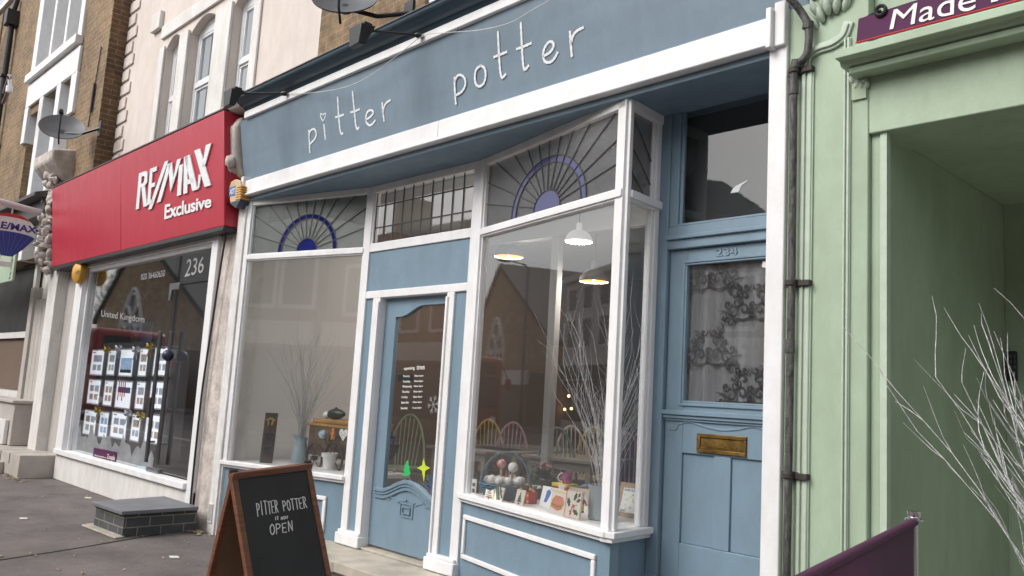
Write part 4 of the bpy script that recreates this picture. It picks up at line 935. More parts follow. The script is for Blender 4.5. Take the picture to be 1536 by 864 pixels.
dc = at(93, 190, 3.25); dish('satellite_dish', 'dark grey satellite dish on the brown brick wall at far left', dc, (.80, -.30, .75), .285, (dc[0]+.30, 3.66, dc[2]+.03))
dc = at(517, -6, 3.45); dish('satellite_dish', 'dark satellite dish on the brick wall right above the blue shop cornice', dc, (.62, -.55, .62), .27, (dc[0]+.28, UW-.003, dc[2]-.06))

def flood(label, hp, ep):
    t = thing('floodlight', label, 'floodlight', ep, 'floodlights over the blue sign')
    hp, ep = np.array(hp), np.array(ep)
    d = ep-hp; 
    mb = MB(); mb.tube([ep, ep+(hp-ep)*.93+np.array([0, 0, .0])], .011, 8); mb.lathe([(.024, 0), (.024, .03), (.012, .05)], ep, 12, (hp-ep)); mb.build('arm', 'black', t)
    mb = MB(); x, y, z = hp
    mb.hexa([(x-.09, y-.05, z-.13), (x+.05, y-.06, z-.13), (x+.05, y-.01, z-.13), (x-.09, y-.01, z-.13), (x-.10, y-.06, z+.02), (x+.06, y-.06, z+.02), (x+.07, y+.06, z+.03), (x-.10, y+.06, z+.03)])
    mb.box(x-.05, x+.04, y-.02, y+.05, z+.031, z+.055)
    mb.build('lamp_head', 'black', t, bevel=.006)
    return t
h = at(352, 140, 3.16); e = at(430, 140, 3.52); flood('black floodlight on an arm at the left end of the blue cornice', h, e)
h = at(545, 45, 3.16); e = at(632, 53, 3.52); flood('black floodlight on an arm beneath the dish, over the cornice', h, e)
mb = MB(); mb.tube(cr([at(433, 140, 3.52), at(470, 139, 3.52), at(520, 130, 3.5), at(560, 110, 3.5), at(600, 80, 3.5), at(634, 54, 3.5), at(670, 49, 3.5), at(720, 45, 3.5), at(765, 34, 3.5), at(800, 14, 3.5), at(840, -8, 3.5)], 6), .0028, 6)
tag(origin(mb.build('hanging_cable', 'scrap'), (-5, 3.5, 3.9)), 'thin pale cable sagging across the top of the blue sign', 'cable')

# alarm boxes
t = thing('alarm_box', 'faded cream hexagonal alarm box with a blue label beside the blue sign', 'alarm box', (-7.95, F0, 3.1))
AP = yf(F0-.10)
def apx(x, y, o): return AP.px(x, y, o)
hexp = [(342.5, 283), (346, 272), (352, 268.5), (360, 270), (361, 294), (359, 303), (354, 312), (344.5, 303.5)]
mb = MB(); hp = [apx(*p, 0) for p in hexp]; cx = sum(p[0] for p in hp)/8; cz = sum(p[1] for p in hp)/8
mb.fprism(AP, hp, -.16, 0); mb.build('cover', 'tan', t, bevel=.015, seg=3)
mb = MB(); mb.fprism(AP, [(cx+(a-cx)*1.02, min(b, cz-.095)) for a, b in hp], -.155, .004); mb.build('base_band', 'navy', t)
mb = MB()
for i in range(6): mb.fbox(AP, hp[4][0]-.10, hp[4][0]+.012, cz-.085+i*.024, cz-.073+i*.024, -.15, .006)
mb.build('louvres', 'yellow', t, bevel=.003)
mb = MB(); q4 = [apx(*p, .002) for p in ((344, 282), (353, 278.5), (352.3, 293), (343.7, 295))]; mb.fprism(AP, q4, .0, .003); lb = mb.build('label', 'adtblue', t)
mb = MB(); row2(mb, AP, .0035, 'ADT', (344.8, 284.5), (352.4, 281.5), (344.5, 292), (352, 290.5), .02); mb.build('lettering', 'lettering', lb)
t = thing('alarm_box', 'small round yellow alarm bell under the left part of the red sign', 'alarm box', at(119, 409, F0-.02))
p = at(119, 409, F0-.06); mb = MB(); mb.lathe([(.13, .06), (.155, .03), (.15, -.03), (.10, -.065), (1e-4, -.075)], p, 24, (0, 1, 0)); mb.v = [(x, y, p[2]+(z-p[2])*1.0) for x, y, z in mb.v]; mb.build('cover', 'yellow', t, smooth=50)
mb = MB(); A2 = yf(p[1]-.078); row2(mb, A2, .0, 'ide', (114, 405), (121, 402.5), (113.5, 412), (120.5, 410)); mb.build('lettering', 'navy', t)

# balloon sign on a pole
BX = -14.0
class FrX:                                              # plane x = const, s along -y (outwards), facing +x
    def P(s, t, z, o=0): return np.array([BX+o, -t, z])
    n = np.array([1., 0, 0])
    def px(s, x, y, o=0):
        d = ray(x, y); q = CAM+d*((BX+o-CAM[0])/d[0]); return -q[1], q[2]
fx = FrX()
t = thing('balloon_sign', 'hanging red white and blue balloon shaped sign left of the red sign', 'sign', (BX, 3.5, 3.4))
cy_, cz_ = 3.07, 3.41
def bz(a): return cy_+.345*math.cos(a), cz_+.27*math.sin(a)
bl = [(-3.07+.345*math.cos(a), 3.42+.27*math.sin(a)) for a in np.linspace(math.radians(-12), math.radians(192), 30)]
tail = [(-3.07-.19, 3.17), (-3.07-.07, 3.055), (-3.07+.07, 3.055), (-3.07+.19, 3.17)]
mb = MB(); mb.prism([fx.P(-0+a*1.0, b, -.02) for a, b in bl+tail], (.04, 0, 0)); mb.build('balloon_panel', 'white', t)
def clipz(f, m, nm, off):
    mb = MB(); mb.prism([fx.P(a, b, off) for a, b in f], (.003, 0, 0)); return mb.build(nm, m, t)
top = [(a, b) for a, b in bl if b > 3.60]
clipz(top+[(-3.07-.10, 3.635), (-3.07+.10, 3.635)], 'redp', 'red_band', .021)
lo = [p for p in bl if p[1] < 3.375]
right = [p for p in lo if p[0] > -3.07]; left = [p for p in lo if p[0] <= -3.07]
arcb = [(-3.07+.33*math.cos(a), 3.36+.06*math.sin(a)) for a in np.linspace(0, math.pi, 14)]
clipz(arcb+tail, mat('balloon_blue', (.03, .05, .25), .4, .05), 'blue_band', .021)
mb = MB()
for i in range(-3, 4): mb.ribbon([fx.P(-3.07+i*.09, 3.36+.055*math.sqrt(max(0, 1-(i/4)**2)), .0245), fx.P(-3.07+i*.022, 3.056, .0245)], .006, (1, 0, 0), .001)
mb.build('balloon_seams', 'adtblue', t)
mb = MB(); mb.box(BX-.02, BX+.02, 2.985, 3.155, 2.90, 2.97); [mb.tube([(BX, 3.07+s*.08, 3.055), (BX, 3.07+s*.06, 2.965)], .006, 6) for s in (-1, 1)]; mb.build('basket', 'white', t)
mb = MB(); TLq = [fx.P(*fx.px(*p, .0215), .0215) for p in ((-8, 328), (45, 337), (-8, 337), (44.5, 346.5))]
add_text(mb, 'RE/MAX', fx.P(-3.07-.30, 3.55, .0215), fx.P(-3.07+.27, 3.55, .0215), fx.P(-3.07-.30, 3.445, .0215), fx.P(-3.07+.27, 3.445, .0215), (1, 0, 0), .003, .03)
# seen from +x the outward direction runs left, so mirror the word
mb.v = [(x, 2*3.11-y, z) for x, y, z in mb.v]
mb.build('lettering', mat('balloon_letter_blue', (.03, .04, .22), .4, .05), t)
mb = MB(); mb.tube([(BX, 2.60, 3.86), (BX, 3.50, 3.77)], .05, 12); mb.tube([(BX, 3.40, 3.455), (BX, 3.7, 3.455)], .02, 8); mb.tube([(BX, 3.07, 3.69), (BX, 3.07, 3.80)], .012); mb.build('pole', mat('pinkish_pole', (.62, .52, .54), .4, .05), t)

# green hanging board at the far left
t = thing('hanging_board', 'pale green hanging shop board with dark vertical lettering at far left', 'sign', (-15.6, 3.3, 2.9))
mb = MB(); g = yf(3.3); a, b = g.px(-60, 362), g.px(28, 372); c = g.px(22, 421)
mb.fbox(g, a[0], b[0], c[1], b[1], 0, .03); mb.build('board_panel', 'green', t, bevel=.004)
mb = MB(); x0 = b[0]-.20; zt, zb = b[1]-.05, c[1]+.03
add_text(mb, 'first modern h', (x0, 3.269, zb), (x0, 3.269, zt), (x0+.10, 3.269, zb), (x0+.10, 3.269, zt), (0, -1, 0), .002); mb.build('lettering', 'dkgreen', t)
mb = MB(); mb.tube([(b[0]-.2, 3.28, b[1]), (b[0]-.2, 3.4, b[1]+.3), (b[0]-.2, 3.66, b[1]+.35)], .015); mb.build('bracket', 'black', t)
# bracket lamp at the far-left brick wall
t = thing('wall_lamp', 'dark bracket lamp on the brick wall, cut by the left picture edge', 'lamp', at(0, 118, 3.6))
p = at(14, 116, 3.0); mb = MB(); mb.tube([p+np.array([-1.2, .2, .08]), p], .035); mb.tube([p+np.array([-1.2, .2, -.1]), p+np.array([-.1, .05, -.12])], .03); mb.build('arm', mat('dark_red_metal', (.11, .04, .04), .5, .1), t)
mb = MB(); mb.tube([p+np.array([-.02, 0, .05]), p+np.array([-.05, .05, -.22])], .03); mb.lathe([(.05, -.05), (.05, .05)], p+np.array([-.04, .03, -.18]), 10); mb.build('tip', 'pvc', t)

# black cable down the plaster pilaster
mb = MB(); mb.tube(cr([at(339, 350, 3.63), at(331, 400, 3.635), at(319, 480, 3.635), at(304, 580, 3.635), at(295, 660, 3.635), at(287, 740, 3.635), at(284, 786, 3.635)], 5), .011, 6); tag(origin(mb.build('black_cable', 'black'), (-8.2, 3.65, .05)), 'black cable running down the edge between the white frame and the flaking plaster', 'cable')

# blue brick step outside 236
t = thing('brick_step', 'low step of dark grey bricks with slate top below the estate agent door', 'step', (-8.3, 3.15, 0))
P4 = [(-8.52, 2.84), (-7.82, 2.87), (-7.90, 3.60), (-8.72, 3.60)]
mb = MB(); q_ = [(-8.53, 2.885), (-7.86, 2.91), (-7.93, 3.60), (-8.71, 3.60)]; mb.prism([(x, y, 0) for x, y in q_], (0, 0, .197)); mb.build('brickwork', 'brick_grey', t)
mb = MB(); mb.prism([(x, y, .20) for x, y in P4], (0, 0, .035)); mb.build('slate_top', 'slate', t, bevel=.006)
mb = MB(); mb.prism([(x, y, 0) for x, y in ((-8.60, 2.80), (-7.80, 2.83), (-7.85, 2.93), (-8.56, 2.93))], (0, 0, .018)); mb.prism([(x, y, 0.001) for x, y in ((-8.64, 2.85), (-8.54, 2.84), (-8.72, 3.6), (-8.80, 3.6))], (0, 0, .016)); mb.build('mortar_bed', 'step', t, bevel=.008)
# tiled steps at far left
t = thing('tiled_steps', 'two beige tiled steps in front of the white doorway at far left', 'step', (-13.8, 3.3, 0))
mb = MB(); mb.box(-15.2, -12.65, 3.25, F0+.1, 0, .30); mb.build('upper_step', 'tile', t, bevel=.006)
mb = MB(); mb.box(-15.2, -13.35, 2.85, 3.245, 0, .15); mb.build('lower_step', 'tile', t, bevel=.006)
mb = MB()
for i in range(5): x = -15.0+i*.47; mb.box(x-.004, x+.004, 3.243, 3.249, .155, .29); mb.box(x-.004, x+.004, 3.25, F0+.05, .2995, .3015)
for i in range(4): x = -14.9+i*.45; mb.box(x-.004, x+.004, 2.847, 2.849, .0, .145)
mb.build('tile_joints', 'iron', t)
t = thing('low_wall', 'low rendered garden wall with white meter box at far left edge', 'wall', (-15.6, 3.4, 0))
mb = MB(); mb.box(-18, -14.25, 3.50, 3.84, .305, .92); mb.box(-18, -14.2, 3.46, 3.84, .922, .97); mb.build('wall_body', 'beige', t, bevel=.01)
p = at(-5, 690, 3.45); q = at(9, 630, 3.45); mb = MB(); mb.box(q[0]-1.0, q[0], 3.44, 3.495, .31, q[2]); mb.build('meter_box', 'white_old', t, bevel=.006)

# chalkboard A-board
cB = np.array([-4.413, 2.415, .951]); uB = np.array([-.2382, .9694, .0592]); nB = np.array([.9711, .2386, 0.])
dF = np.array([.2988, .1311, -.9453]); dBk = np.array([-.2678, -.0070, -.9635])
def unit(v): return v/np.linalg.norm(v)
uB, dF, dBk = unit(uB), unit(dF), unit(dBk)
nF = unit(np.cross(uB, dF)); nF = nF if nF@nB > 0 else -nF
nK = unit(np.cross(uB, dBk)); nK = -nK if nK@nB > 0 else nK
def panel_box(mb, d, n, s0, s1, t0, t1, o0, o1):
    q = lambda s_, t_, o_: cB+uB*s_+d*t_+n*o_
    return mb.hexa([q(s0, t0, o0), q(s1, t0, o0), q(s1, t0, o1), q(s0, t0, o1), q(s0, t1, o0), q(s1, t1, o0), q(s1, t1, o1), q(s0, t1, o1)])
ab = thing('chalkboard_sign', 'wooden framed chalkboard A-board with white chalk message standing on the pavement', 'A-board', (-4.4, 2.4, 0))
for d, n, nm in ((dF, nF, 'front_frame'), (dBk, nK, 'rear_frame')):
    mb = MB(); Lg = lambda s_: (cB+uB*s_)[2]/-d[2]
    for s0, s1 in ((-.29, -.252), (.252, .29)):
        panel_box(mb, d, n, s0, s1, .0, Lg((s0+s1)/2)-.004, -.026, 0)
    panel_box(mb, d, n, -.252, .252, 0, .036, -.026, -.001); panel_box(mb, d, n, -.252, .252, .72, .755, -.026, -.001)
    f_ = mb.build(nm, 'wood', ab, bevel=.004)
    mb = MB(); panel_box(mb, d, n, -.256, .256, .03, .725, -.012, -.006); brd = mb.build('board', 'chalk_black', f_)
    mb = MB(); panel_box(mb, d, n, -.256, .256, .03, .725, -.019, -.0125); mb.build('back_panel', 'wood_in', f_)
    if nm == 'front_frame': front_ = f_
def bp_(x, y): return atp(x, y, cB-nF*.0055, nF)
# single-stroke capitals: each glyph is a list of strokes in a unit cell
GL = dict(P=[[(0, 0), (0, 1)], [(0, .98), (.5, .95), (.75, .75), (.5, .52), (0, .48)]], I=[[(.3, 0), (.32, 1)]], T=[[(0, 1), (.8, .98)], [(.4, .98), (.4, 0)]],
          E=[[(.7, 1), (0, .98), (.02, .02), (.7, 0)], [(0, .52), (.55, .5)]], R=[[(0, 0), (0, 1)], [(0, .98), (.55, .92), (.6, .65), (0, .5)], [(.2, .5), (.75, 0)]],
          O=[[(.4, 1), (.05, .75), (.05, .25), (.4, 0), (.75, .25), (.75, .75), (.4, 1)]], N=[[(0, 0), (.02, 1)], [(.02, 1), (.7, 0)], [(.7, 0), (.7, 1)]],
          S=[[(.65, .9), (.3, 1), (.05, .78), (.35, .52), (.62, .28), (.35, 0), (0, .1)]], W=[[(0, 1), (.2, 0), (.4, .7), (.6, 0), (.8, 1)]], L=[[(0, 1), (0, 0), (.6, 0)]], A=[[(0, 0), (.35, 1), (.7, 0)], [(.12, .35), (.58, .35)]], F=[[(.7, 1), (0, 1), (0, 0)], [(0, .55), (.5, .55)]], M=[[(0, 0), (0, 1), (.4, .4), (.8, 1), (.8, 0)]], U=[[(0, 1), (.02, .2), (.35, 0), (.68, .2), (.7, 1)]], Y=[[(0, 1), (.35, .5)], [(.7, 1), (.35, .5), (.35, 0)]], C=[[(.7, .85), (.4, 1), (.05, .6), (.1, .15), (.4, 0), (.7, .15)]], H=[[(0, 0), (0, 1)], [(.7, 0), (.7, 1)], [(0, .5), (.7, .5)]])
def hand(mb, words, TL, TR, BL, BR, proj, nrm, wd, adv=1.05, th=.0015, seed=1):
    r_ = random.Random(seed); W_ = len(words); TL, TR, BL, BR = [np.array(p, float) for p in (TL, TR, BL, BR)]
    for i, ch in enumerate(words):
        if ch == ' ': continue
        j = r_.uniform(-.06, .06)
        for s_ in GL[ch]:
            pts = cr(s_, 4) if ch in 'POSRUC' and len(s_) > 2 else [np.array(p, float) for p in s_]
            Q = []
            for p in pts:
                a = (i+.14+p[0]*.85)/W_; b = p[1]*(1+j)+j*.5
                px = (BL*(1-a)+BR*a)*(1-b)+(TL*(1-a)+TR*a)*b; Q.append(proj(*px))
            mb.ribbon(Q, wd, nrm, th)
mb = MB()
hand(mb, 'PITTER', (383.5, 754), (416.5, 749.8), (386, 774), (418.5, 768), bp_, nF, .0052)
hand(mb, 'POTTER', (422.5, 751), (459, 744), (425, 766.5), (461.5, 761), bp_, nF, .0052, seed=4)
hand(mb, 'IS', (412, 775.5), (418, 774.5), (412, 780), (418, 779), bp_, nF, .004); hand(mb, 'NOW', (421, 775.5), (432, 774), (421, 779.5), (432, 778), bp_, nF, .004)
hand(mb, 'OPEN', (403.5, 787), (440, 782), (404.5, 802.5), (441, 795.5), bp_, nF, .0058, seed=9)
mb.build('lettering', 'chalk', front_)
mb = MB(); 
for s_ in (-.27, .27): mb.tube([cB+uB*(s_-.02)+np.array([0, 0, .0]), cB+uB*(s_+.02)], .012)
mb.build('hinge', 'black', ab)

# rainwater pipe
t = thing('drainpipe', 'weathered black drainpipe between the white pilaster and the green building', 'pipe', (-1.955, 3.61, -.05))
mb = MB()
pth = [at(1150, -30, 3.5), at(1183, -4, 3.56), at(1203, 20, 3.61), at(1212, 38, 3.62), at(1213, 60, 3.62), at(1211, 78, 3.62), at(1204, 90, 3.62), at(1194, 96, 3.62), at(1191, 108, 3.62)]
mb.tube(cr(pth, 5)+[np.array([-1.93, 3.62, 2.0]), np.array([-1.935, 3.62, -.02])], .0185, 12)
for z in (2.96, 1.72): mb.lathe([(.023, -.03), (.023, .03)], (-1.934, 3.62, z), 12)
for q in (pth[3], pth[7]): mb.lathe([(.025, -.018), (.025, .018)], q, 12, (0.2, 0, 1))
mb.build('pipe', 'iron', t, smooth=50)
for z in (3.05, 2.015, 1.135):
    mb = MB(); mb.box(-1.975, -1.895, 3.634, 3.662, z-.018, z+.018); mb.lathe([(.026, -.013), (.026, .013)], (-1.934, 3.62, z), 12); mb.box(-1.905, -1.85, 3.63, 3.667, z-.014, z+.014); mb.build('pipe_clip', 'rust', t, bevel=.003)

# purple sign over the green recess
t = thing('shop_sign', 'purple banner sign with cream lettering above the green recess', 'sign', (-.6, 3.55, 3.05))
S4 = yf(3.55); TLs, BLs = S4.px(1286, 31), S4.px(1283, 66)
mb = MB(); mb.hexa([(-1.60, 3.55, 3.075), (1.2, 3.55, 3.062), (1.2, 3.57, 3.062), (-1.60, 3.57, 3.075), (-1.59, 3.55, 3.185), (1.2, 3.55, 3.26), (1.2, 3.57, 3.26), (-1.59, 3.57, 3.185)])
mb.build('banner_panel', 'purple_sign', t, bevel=.003)
mb = MB(); mb.tube([(-1.60, 3.549, 3.073), (1.2, 3.549, 3.06)], .004, 6); mb.build('red_hem', 'redp', t)
mb = MB(); f4 = lambda x, y: S4.P(*S4.px(x, y, .001), .001)
add_text(mb, 'Made', f4(1341, 15), f4(1463, -22), f4(1334.5, 45), f4(1464, 14), (0, -1, 0), .003, .0)
add_text(mb, 'In', f4(1489, -27), f4(1555, -48), f4(1487, 4), f4(1553, -13), (0, -1, 0), .003, .0)
mb.build('lettering', 'cream', t)
mb = MB(); p = at(1321, 16, 3.545)
mb.tube([p+np.array([.022*math.cos(a), 0, .022*math.sin(a)]) for a in np.linspace(0, 2*math.pi, 16)], .009, 6); mb.tube([p, at(1303, 24, 3.56)], .006, 6); mb.tube([at(1300, 26, 3.56), at(1420, -12, 3.56)], .006, 6); mb.build('hook', 'black', t)

MB().box(OX+.046, 6.4, F0-.05, 5.4, .003, .02).build('bounce_floor', 'tile', gb)  # pale floor added to bounce light into the recess
# black keypad in the recess
t = thing('entry_keypad', 'small black entry keypad on the green wall of the recess', 'keypad', at(1518, 560, 5.36))
mb = MB(); k0, k1 = at(1511, 527, 5.355), at(1527, 572, 5.355); mb.box(min(k0[0], k1[0]), max(k0[0], k1[0]), 5.33, 5.358, k1[2], k0[2]); mb.build('housing', 'black', t, bevel=.006)
mb = MB(); [mb.box(k1[0]-.06+i*.022, k1[0]-.045+i*.022, 5.326, 5.331, k1[2]+.04+j*.03, k1[2]+.058+j*.03) for i in range(3) for j in range(4)]; mb.build('buttons', 'iron', t)

# purple cafe barrier and its chrome post
b0, b1 = atz(1371, 783, 1.08), atz(1215, 864, 1.08)
dB = unit(b1-b0); nb_ = np.array([-dB[1], dB[0], 0])
t = thing('cafe_barrier', 'purple fabric cafe barrier on chrome posts at bottom right', 'barrier', (b0[0], b0[1], 0))
mb = MB(); Lb = 1.7; K = 1
for i in range(K):
    a, b = b0+dB*(.02+Lb*i/K), b0+dB*(.02+Lb*(i+1)/K)
    sg = lambda k: -.0*math.sin(math.pi*k/K)
    mb.add([a+[0, 0, sg(i)], b+[0, 0, sg(i+1)], b+np.array([0, 0, -.85]), a+np.array([0, 0, -.85])], [(0, 1, 2, 3)])
o = mb.build('fabric_panel', 'purple', t); so_ = o.modifiers.new('solid', 'SOLIDIFY'); so_.thickness = .006
mb = MB(); mb.tube([b0+dB*(-.0), b0+dB*(Lb+.03)], .014, 12); mb.build('top_sleeve', 'purple', t)
for e_ in (b0+dB*-.005, b0+dB*(Lb+.045)):
    mb = MB(); mb.tube([(e_[0], e_[1], .02), (e_[0], e_[1], 1.095)], .013, 14); mb.lathe([(.03, 1.085), (.03, 1.09), (.018, 1.094), (.022, 1.1), (.022, 1.115), (1e-4, 1.117)], (e_[0], e_[1], 0), 18); mb.lathe([(.16, 0), (.16, .012), (.03, .03), (.02, .06)], (e_[0], e_[1], 0), 24); mb.build('post', 'chrome', t, smooth=40)

# bunches of twigs
def in_bay(p):                                          # keep inside the glass
    o = (p-FB.a)@FB.n
    if o > -.05: p = p-FB.n*(o+.05)
    if p[0] > -3.10: p = np.array([-3.10, p[1], p[2]])
    return p
def in_left(p):
    o = (p-FL.a)@FL.n
    if o > -.05: p = p-FL.n*(o+.05)
    return p
def twigs(name, label, base, n, hgt, spread, m, rr, thick=.0035, base_r=.05, bias=(0, 0), grp=None, side=True, wild=.075, slim=1, lim=None, tight=1):
    lim = lim or (lambda p: p)
    r_ = random.Random(rr); mb = MB(); base = np.array(base, float)
    for i in range(n):
        a = r_.uniform(0, 2*math.pi); s_ = spread*math.sqrt(r_.random()); L = hgt*r_.uniform(.55, 1.0)
        p = base+np.array([math.cos(a)*base_r*r_.random(), math.sin(a)*base_r*r_.random(), 0]); d = np.array([math.cos(a)*s_*tight+bias[0], math.sin(a)*s_*tight+bias[1], 1.]); d /= np.linalg.norm(d); push = np.array([math.cos(a), math.sin(a), 0])*s_*(1-tight)*.32
        pts = [p]; K = 9; bend = np.array([r_.gauss(0, wild*.7), r_.gauss(0, wild*.7), .03])
        for k in range(K):
            d = d+bend+push*(1.6 if 2 <= k <= 5 else .2)+np.array([r_.gauss(0, wild), r_.gauss(0, wild), 0]); d /= np.linalg.norm(d); p = lim(p+d*L/K); pts.append(p)
            if side and k > 1 and r_.random() < .55:
                e = d+np.array([r_.gauss(0, .5*slim), r_.gauss(0, .5*slim), r_.uniform(-.1, .3)]); e /= np.linalg.norm(e); q = [p]; ll = L*r_.uniform(.08, .28)
                for j in range(4): e = e+np.array([r_.gauss(0, .12), r_.gauss(0, .12), .06]); e /= np.linalg.norm(e); q.append(lim(q[-1]+e*ll/4))
                mb.tube(q, [thick*(.62-.1*j) for j in range(5)], 4)
        mb.tube(pts, [thick*(1-.07*k) for k in range(K+1)], 5)
    o = origin(mb.build(name, m, smooth=60), base); return tag(o, label, 'twigs', grp)
pb = at(1532, 905, 3.2)
mb = MB(); mb.lathe([(.14, 0), (.19, .42), (.20, .42), (.20, .46), (.175, .46), (.17, .40), (1e-4, .40)], (-.575, 3.27, 0), 24); tag(origin(mb.build('planter', 'galv', smooth=40), (-.575, 3.27, 0)), 'round tub of the white twigs, below the bottom right corner', 'plant pot')
twigs('twig_bundle', 'tall white painted twigs spreading beside the green recess at right edge', (-.575, 3.27, .42), 260, 1.33, .17, 'twig', 21, .0029, .12, bias=(-.045, -.0), wild=.055, slim=.8)

# debris
mb = MB(); r_ = random.Random(2)
for i in range(260):
    if i < 70: x, y = r_.gauss(-8.05, .16), F0-abs(r_.gauss(0, .09))
    elif i < 110: x, y = r_.gauss(-12.7, .3), 3.25-abs(r_.gauss(0, .07))
    else: x, y = r_.uniform(-13, -5), r_.uniform(1.2, 3.6)
    y = min(y, 3.62); s_ = r_.uniform(.006, .02) if i >= 110 else r_.uniform(.01, .035); a = r_.uniform(0, 6)
    z = .006+r_.random()*.012*(i < 110)
    q = [(x+s_*math.cos(a+k*2.1)*(1 if k else 1.8), y+s_*math.sin(a+k*2.1)*.8, z+.006*(k == 0)) for k in range(3)]
    mb.add(q+[(a_, b_, c_+.003) for a_, b_, c_ in q], [(0, 1, 2), (5, 4, 3), (0, 1, 4, 3), (1, 2, 5, 4), (2, 0, 3, 5)])
tag(mb.build('leaf_litter', 'leaf'), 'small dry leaves and bits on the tarmac', 'litter', kind='stuff')
for i, (x, y, lab) in enumerate(((132, 747, 'white paper scrap on the tarmac nearest the brick step'), (35, 778, 'white paper scrap on the tarmac at far left'), (261, 836, 'pale flattened scrap on the tarmac below the brick step'))):
    p = atz(x, y, .004); mb = MB(); mb.prism([(p[0]-.05, p[1]-.02, .004), (p[0]+.03, p[1]-.04, .004), (p[0]+.06, p[1]+.02, .004), (p[0]-.02, p[1]+.04, .004)], (0, 0, .006)); tag(origin(mb.build('paper_scrap', 'scrap'), (p[0], p[1], .004)), lab, 'litter')

# ============================================================ INSIDE THE SHOP
def chair(label, m, x, y, rz, floor=.15, s=1.0):
    t = thing('windsor_chair', label, 'chair', (x, y, floor), 'painted spindle back chairs')
    c, sn = math.cos(rz), math.sin(rz)
    T = lambda p: (x+s*(p[0]*c-p[1]*sn), y+s*(p[0]*sn+p[1]*c), floor+s*p[2])
    mb = MB(); mb.lathe([(1e-4, .425), (.19, .425), (.205, .44), (.20, .46), (1e-4, .452)], (0, 0, 0), 24); mb.v = [T(p) for p in mb.v]; mb.build('seat', m, t)
    for sx in (-1, 1):
        for sy in (-1, 1):
            mb = MB(); mb.tube([T((sx*.13, sy*.13, .43)), T((sx*.17, sy*.17, .2)), T((sx*.2, sy*.2, 0))], [.014, .02, .012], 8); mb.build('leg', m, t)
    mb = MB(); hoop = [(.19*math.cos(a)*(1.02 if math.sin(a) < .6 else 1), .17+.10*math.sin(a), .45+.52*math.sin(a)) for a in np.linspace(0, math.pi, 20)]
    mb.tube([T(p) for p in hoop], .013, 8); mb.build('hoop', m, t)
    for i in range(7):
        xx = -.135+i*.045; k = math.sqrt(max(0, 1-(xx/.19)**2)); mb = MB(); mb.tube([T((xx*.8, .165, .455)), T((xx, .17+.1*k, .45+.52*k))], .0065, 6); mb.build('spindle', m, t)
    return t
def table(label, x, y, rz, w_=.8, d_=.8, h_=.74, floor=.15):
    t = thing('table', label, 'table', (x, y, floor), 'white cafe tables'); c, sn = math.cos(rz), math.sin(rz)
    T = lambda p: (x+(p[0]*c-p[1]*sn), y+(p[0]*sn+p[1]*c), floor+p[2])
    def bx(n, a, b, e, f, g, h): mb = MB().box(a, b, e, f, g, h); mb.v = [T(p) for p in mb.v]; mb.build(n, 'table_cream', t, bevel=.004)
    bx('table_top', -w_/2, w_/2, -d_/2, d_/2, h_-.03, h_); bx('apron', -w_/2+.05, w_/2-.05, -d_/2+.05, d_/2-.05, h_-.11, h_-.031)
    for sx in (-1, 1):
        for sy in (-1, 1): xx, yy = sx*(w_/2-.07), sy*(d_/2-.07); bx('leg', xx-.025, xx+.025, yy-.025, yy+.025, 0, h_-.032)
p = at(628, 625, 5.7); chair('sage green hoop backed chair seen through the shop door', 'ch_green', p[0], 5.5, R(38), s=1.06)
table('white table beside the green chair, seen through the shop door', -6.55, 6.3, .2)
for px, py, Y, m, lab, rz in ((735, 628, 6.6, 'ch_yellow', 'yellow hoop backed chair behind the basket in the bay', 50), (765, 632, 6.3, 'ch_pink', 'dusty pink hoop backed chair behind the basket in the bay', 38),
                              (838, 635, 5.9, 'ch_teal', 'dark teal hoop backed chair behind the mug in the bay', 45), (866, 640, 6.8, 'ch_cream', 'cream hoop backed chair far inside, right of the teal chair', 55), (888, 640, 7.2, 'ch_yellow', 'yellow hoop backed chair half hidden by the twigs in the bay', 35), (944, 645, 6.2, 'ch_pink', 'pink hoop backed chair behind the bay return glass', 45)):
    p = at(px, py, Y); chair(lab, m, p[0], Y, R(rz), s=1.04)
for px, Y, lab in ((722, 6.0, 'white table left of the pink chair inside the bay'), (800, 6.9, 'white table between the pink and teal chairs inside'), (870, 6.3, 'white table right of the teal chair inside')):
    p = at(px, 650, Y); table(lab, p[0], Y, .15)

def pendant(px, py, Y, r, label, m, bulb=True):
    c = at(px, py, Y); t = thing('pendant_lamp', label, 'pendant lamp', (c[0], Y, 3.2), 'lit pendant lamps')
    mb = MB(); h = r*.95; prof = [(r, 0), (r*.98, .02*r/.2), (r*.93, .28*h), (r*.75, .6*h), (r*.45, .82*h), (r*.22, .9*h), (r*.2, 1.35*h), (r*.1, 1.45*h)]
    mb.lathe(prof+[(q*.97, z-.006) for q, z in reversed(prof[:-2])], c, 28); mb.f = [f for f in mb.f if len(f) < 20]; mb.build('lamp_shade', 'shade_bright' if m == 'lampwhite' else 'shade_grey', t, smooth=50)
    mb = MB(); mb.lathe([(1e-4, .010), (r*.965, .010)], c, 28); mb.build('glowing_underside', m, t)
    mb = MB(); mb.ball(c+np.array([0, 0, .015]), r*.11, 12); mb.build('bulb', 'bulb', t)
    mb = MB(); mb.tube([c+np.array([0, 0, 1.4*h]), (c[0], c[1], 3.2)], .005, 6); mb.build('cord', 'black', t)
    L = bpy.data.lights.new('lamp_light', 'POINT'); L.energy = 20; L.color = (1, .93, .83); L.shadow_soft_size = .08
    lo = bpy.data.objects.new('lamp_light', L); C.objects.link(lo); lo.parent = t; lo.location = (0, 0, c[2]-3.2-.06)
pendant(868, 362, 5.0, .112, 'white dome pendant lamp glowing white, nearest the bay glass', 'lampwhite')
pendant(763, 385, 6.0, .158, 'pendant lamp showing a warm yellow disc at the left of the bay', 'warm')
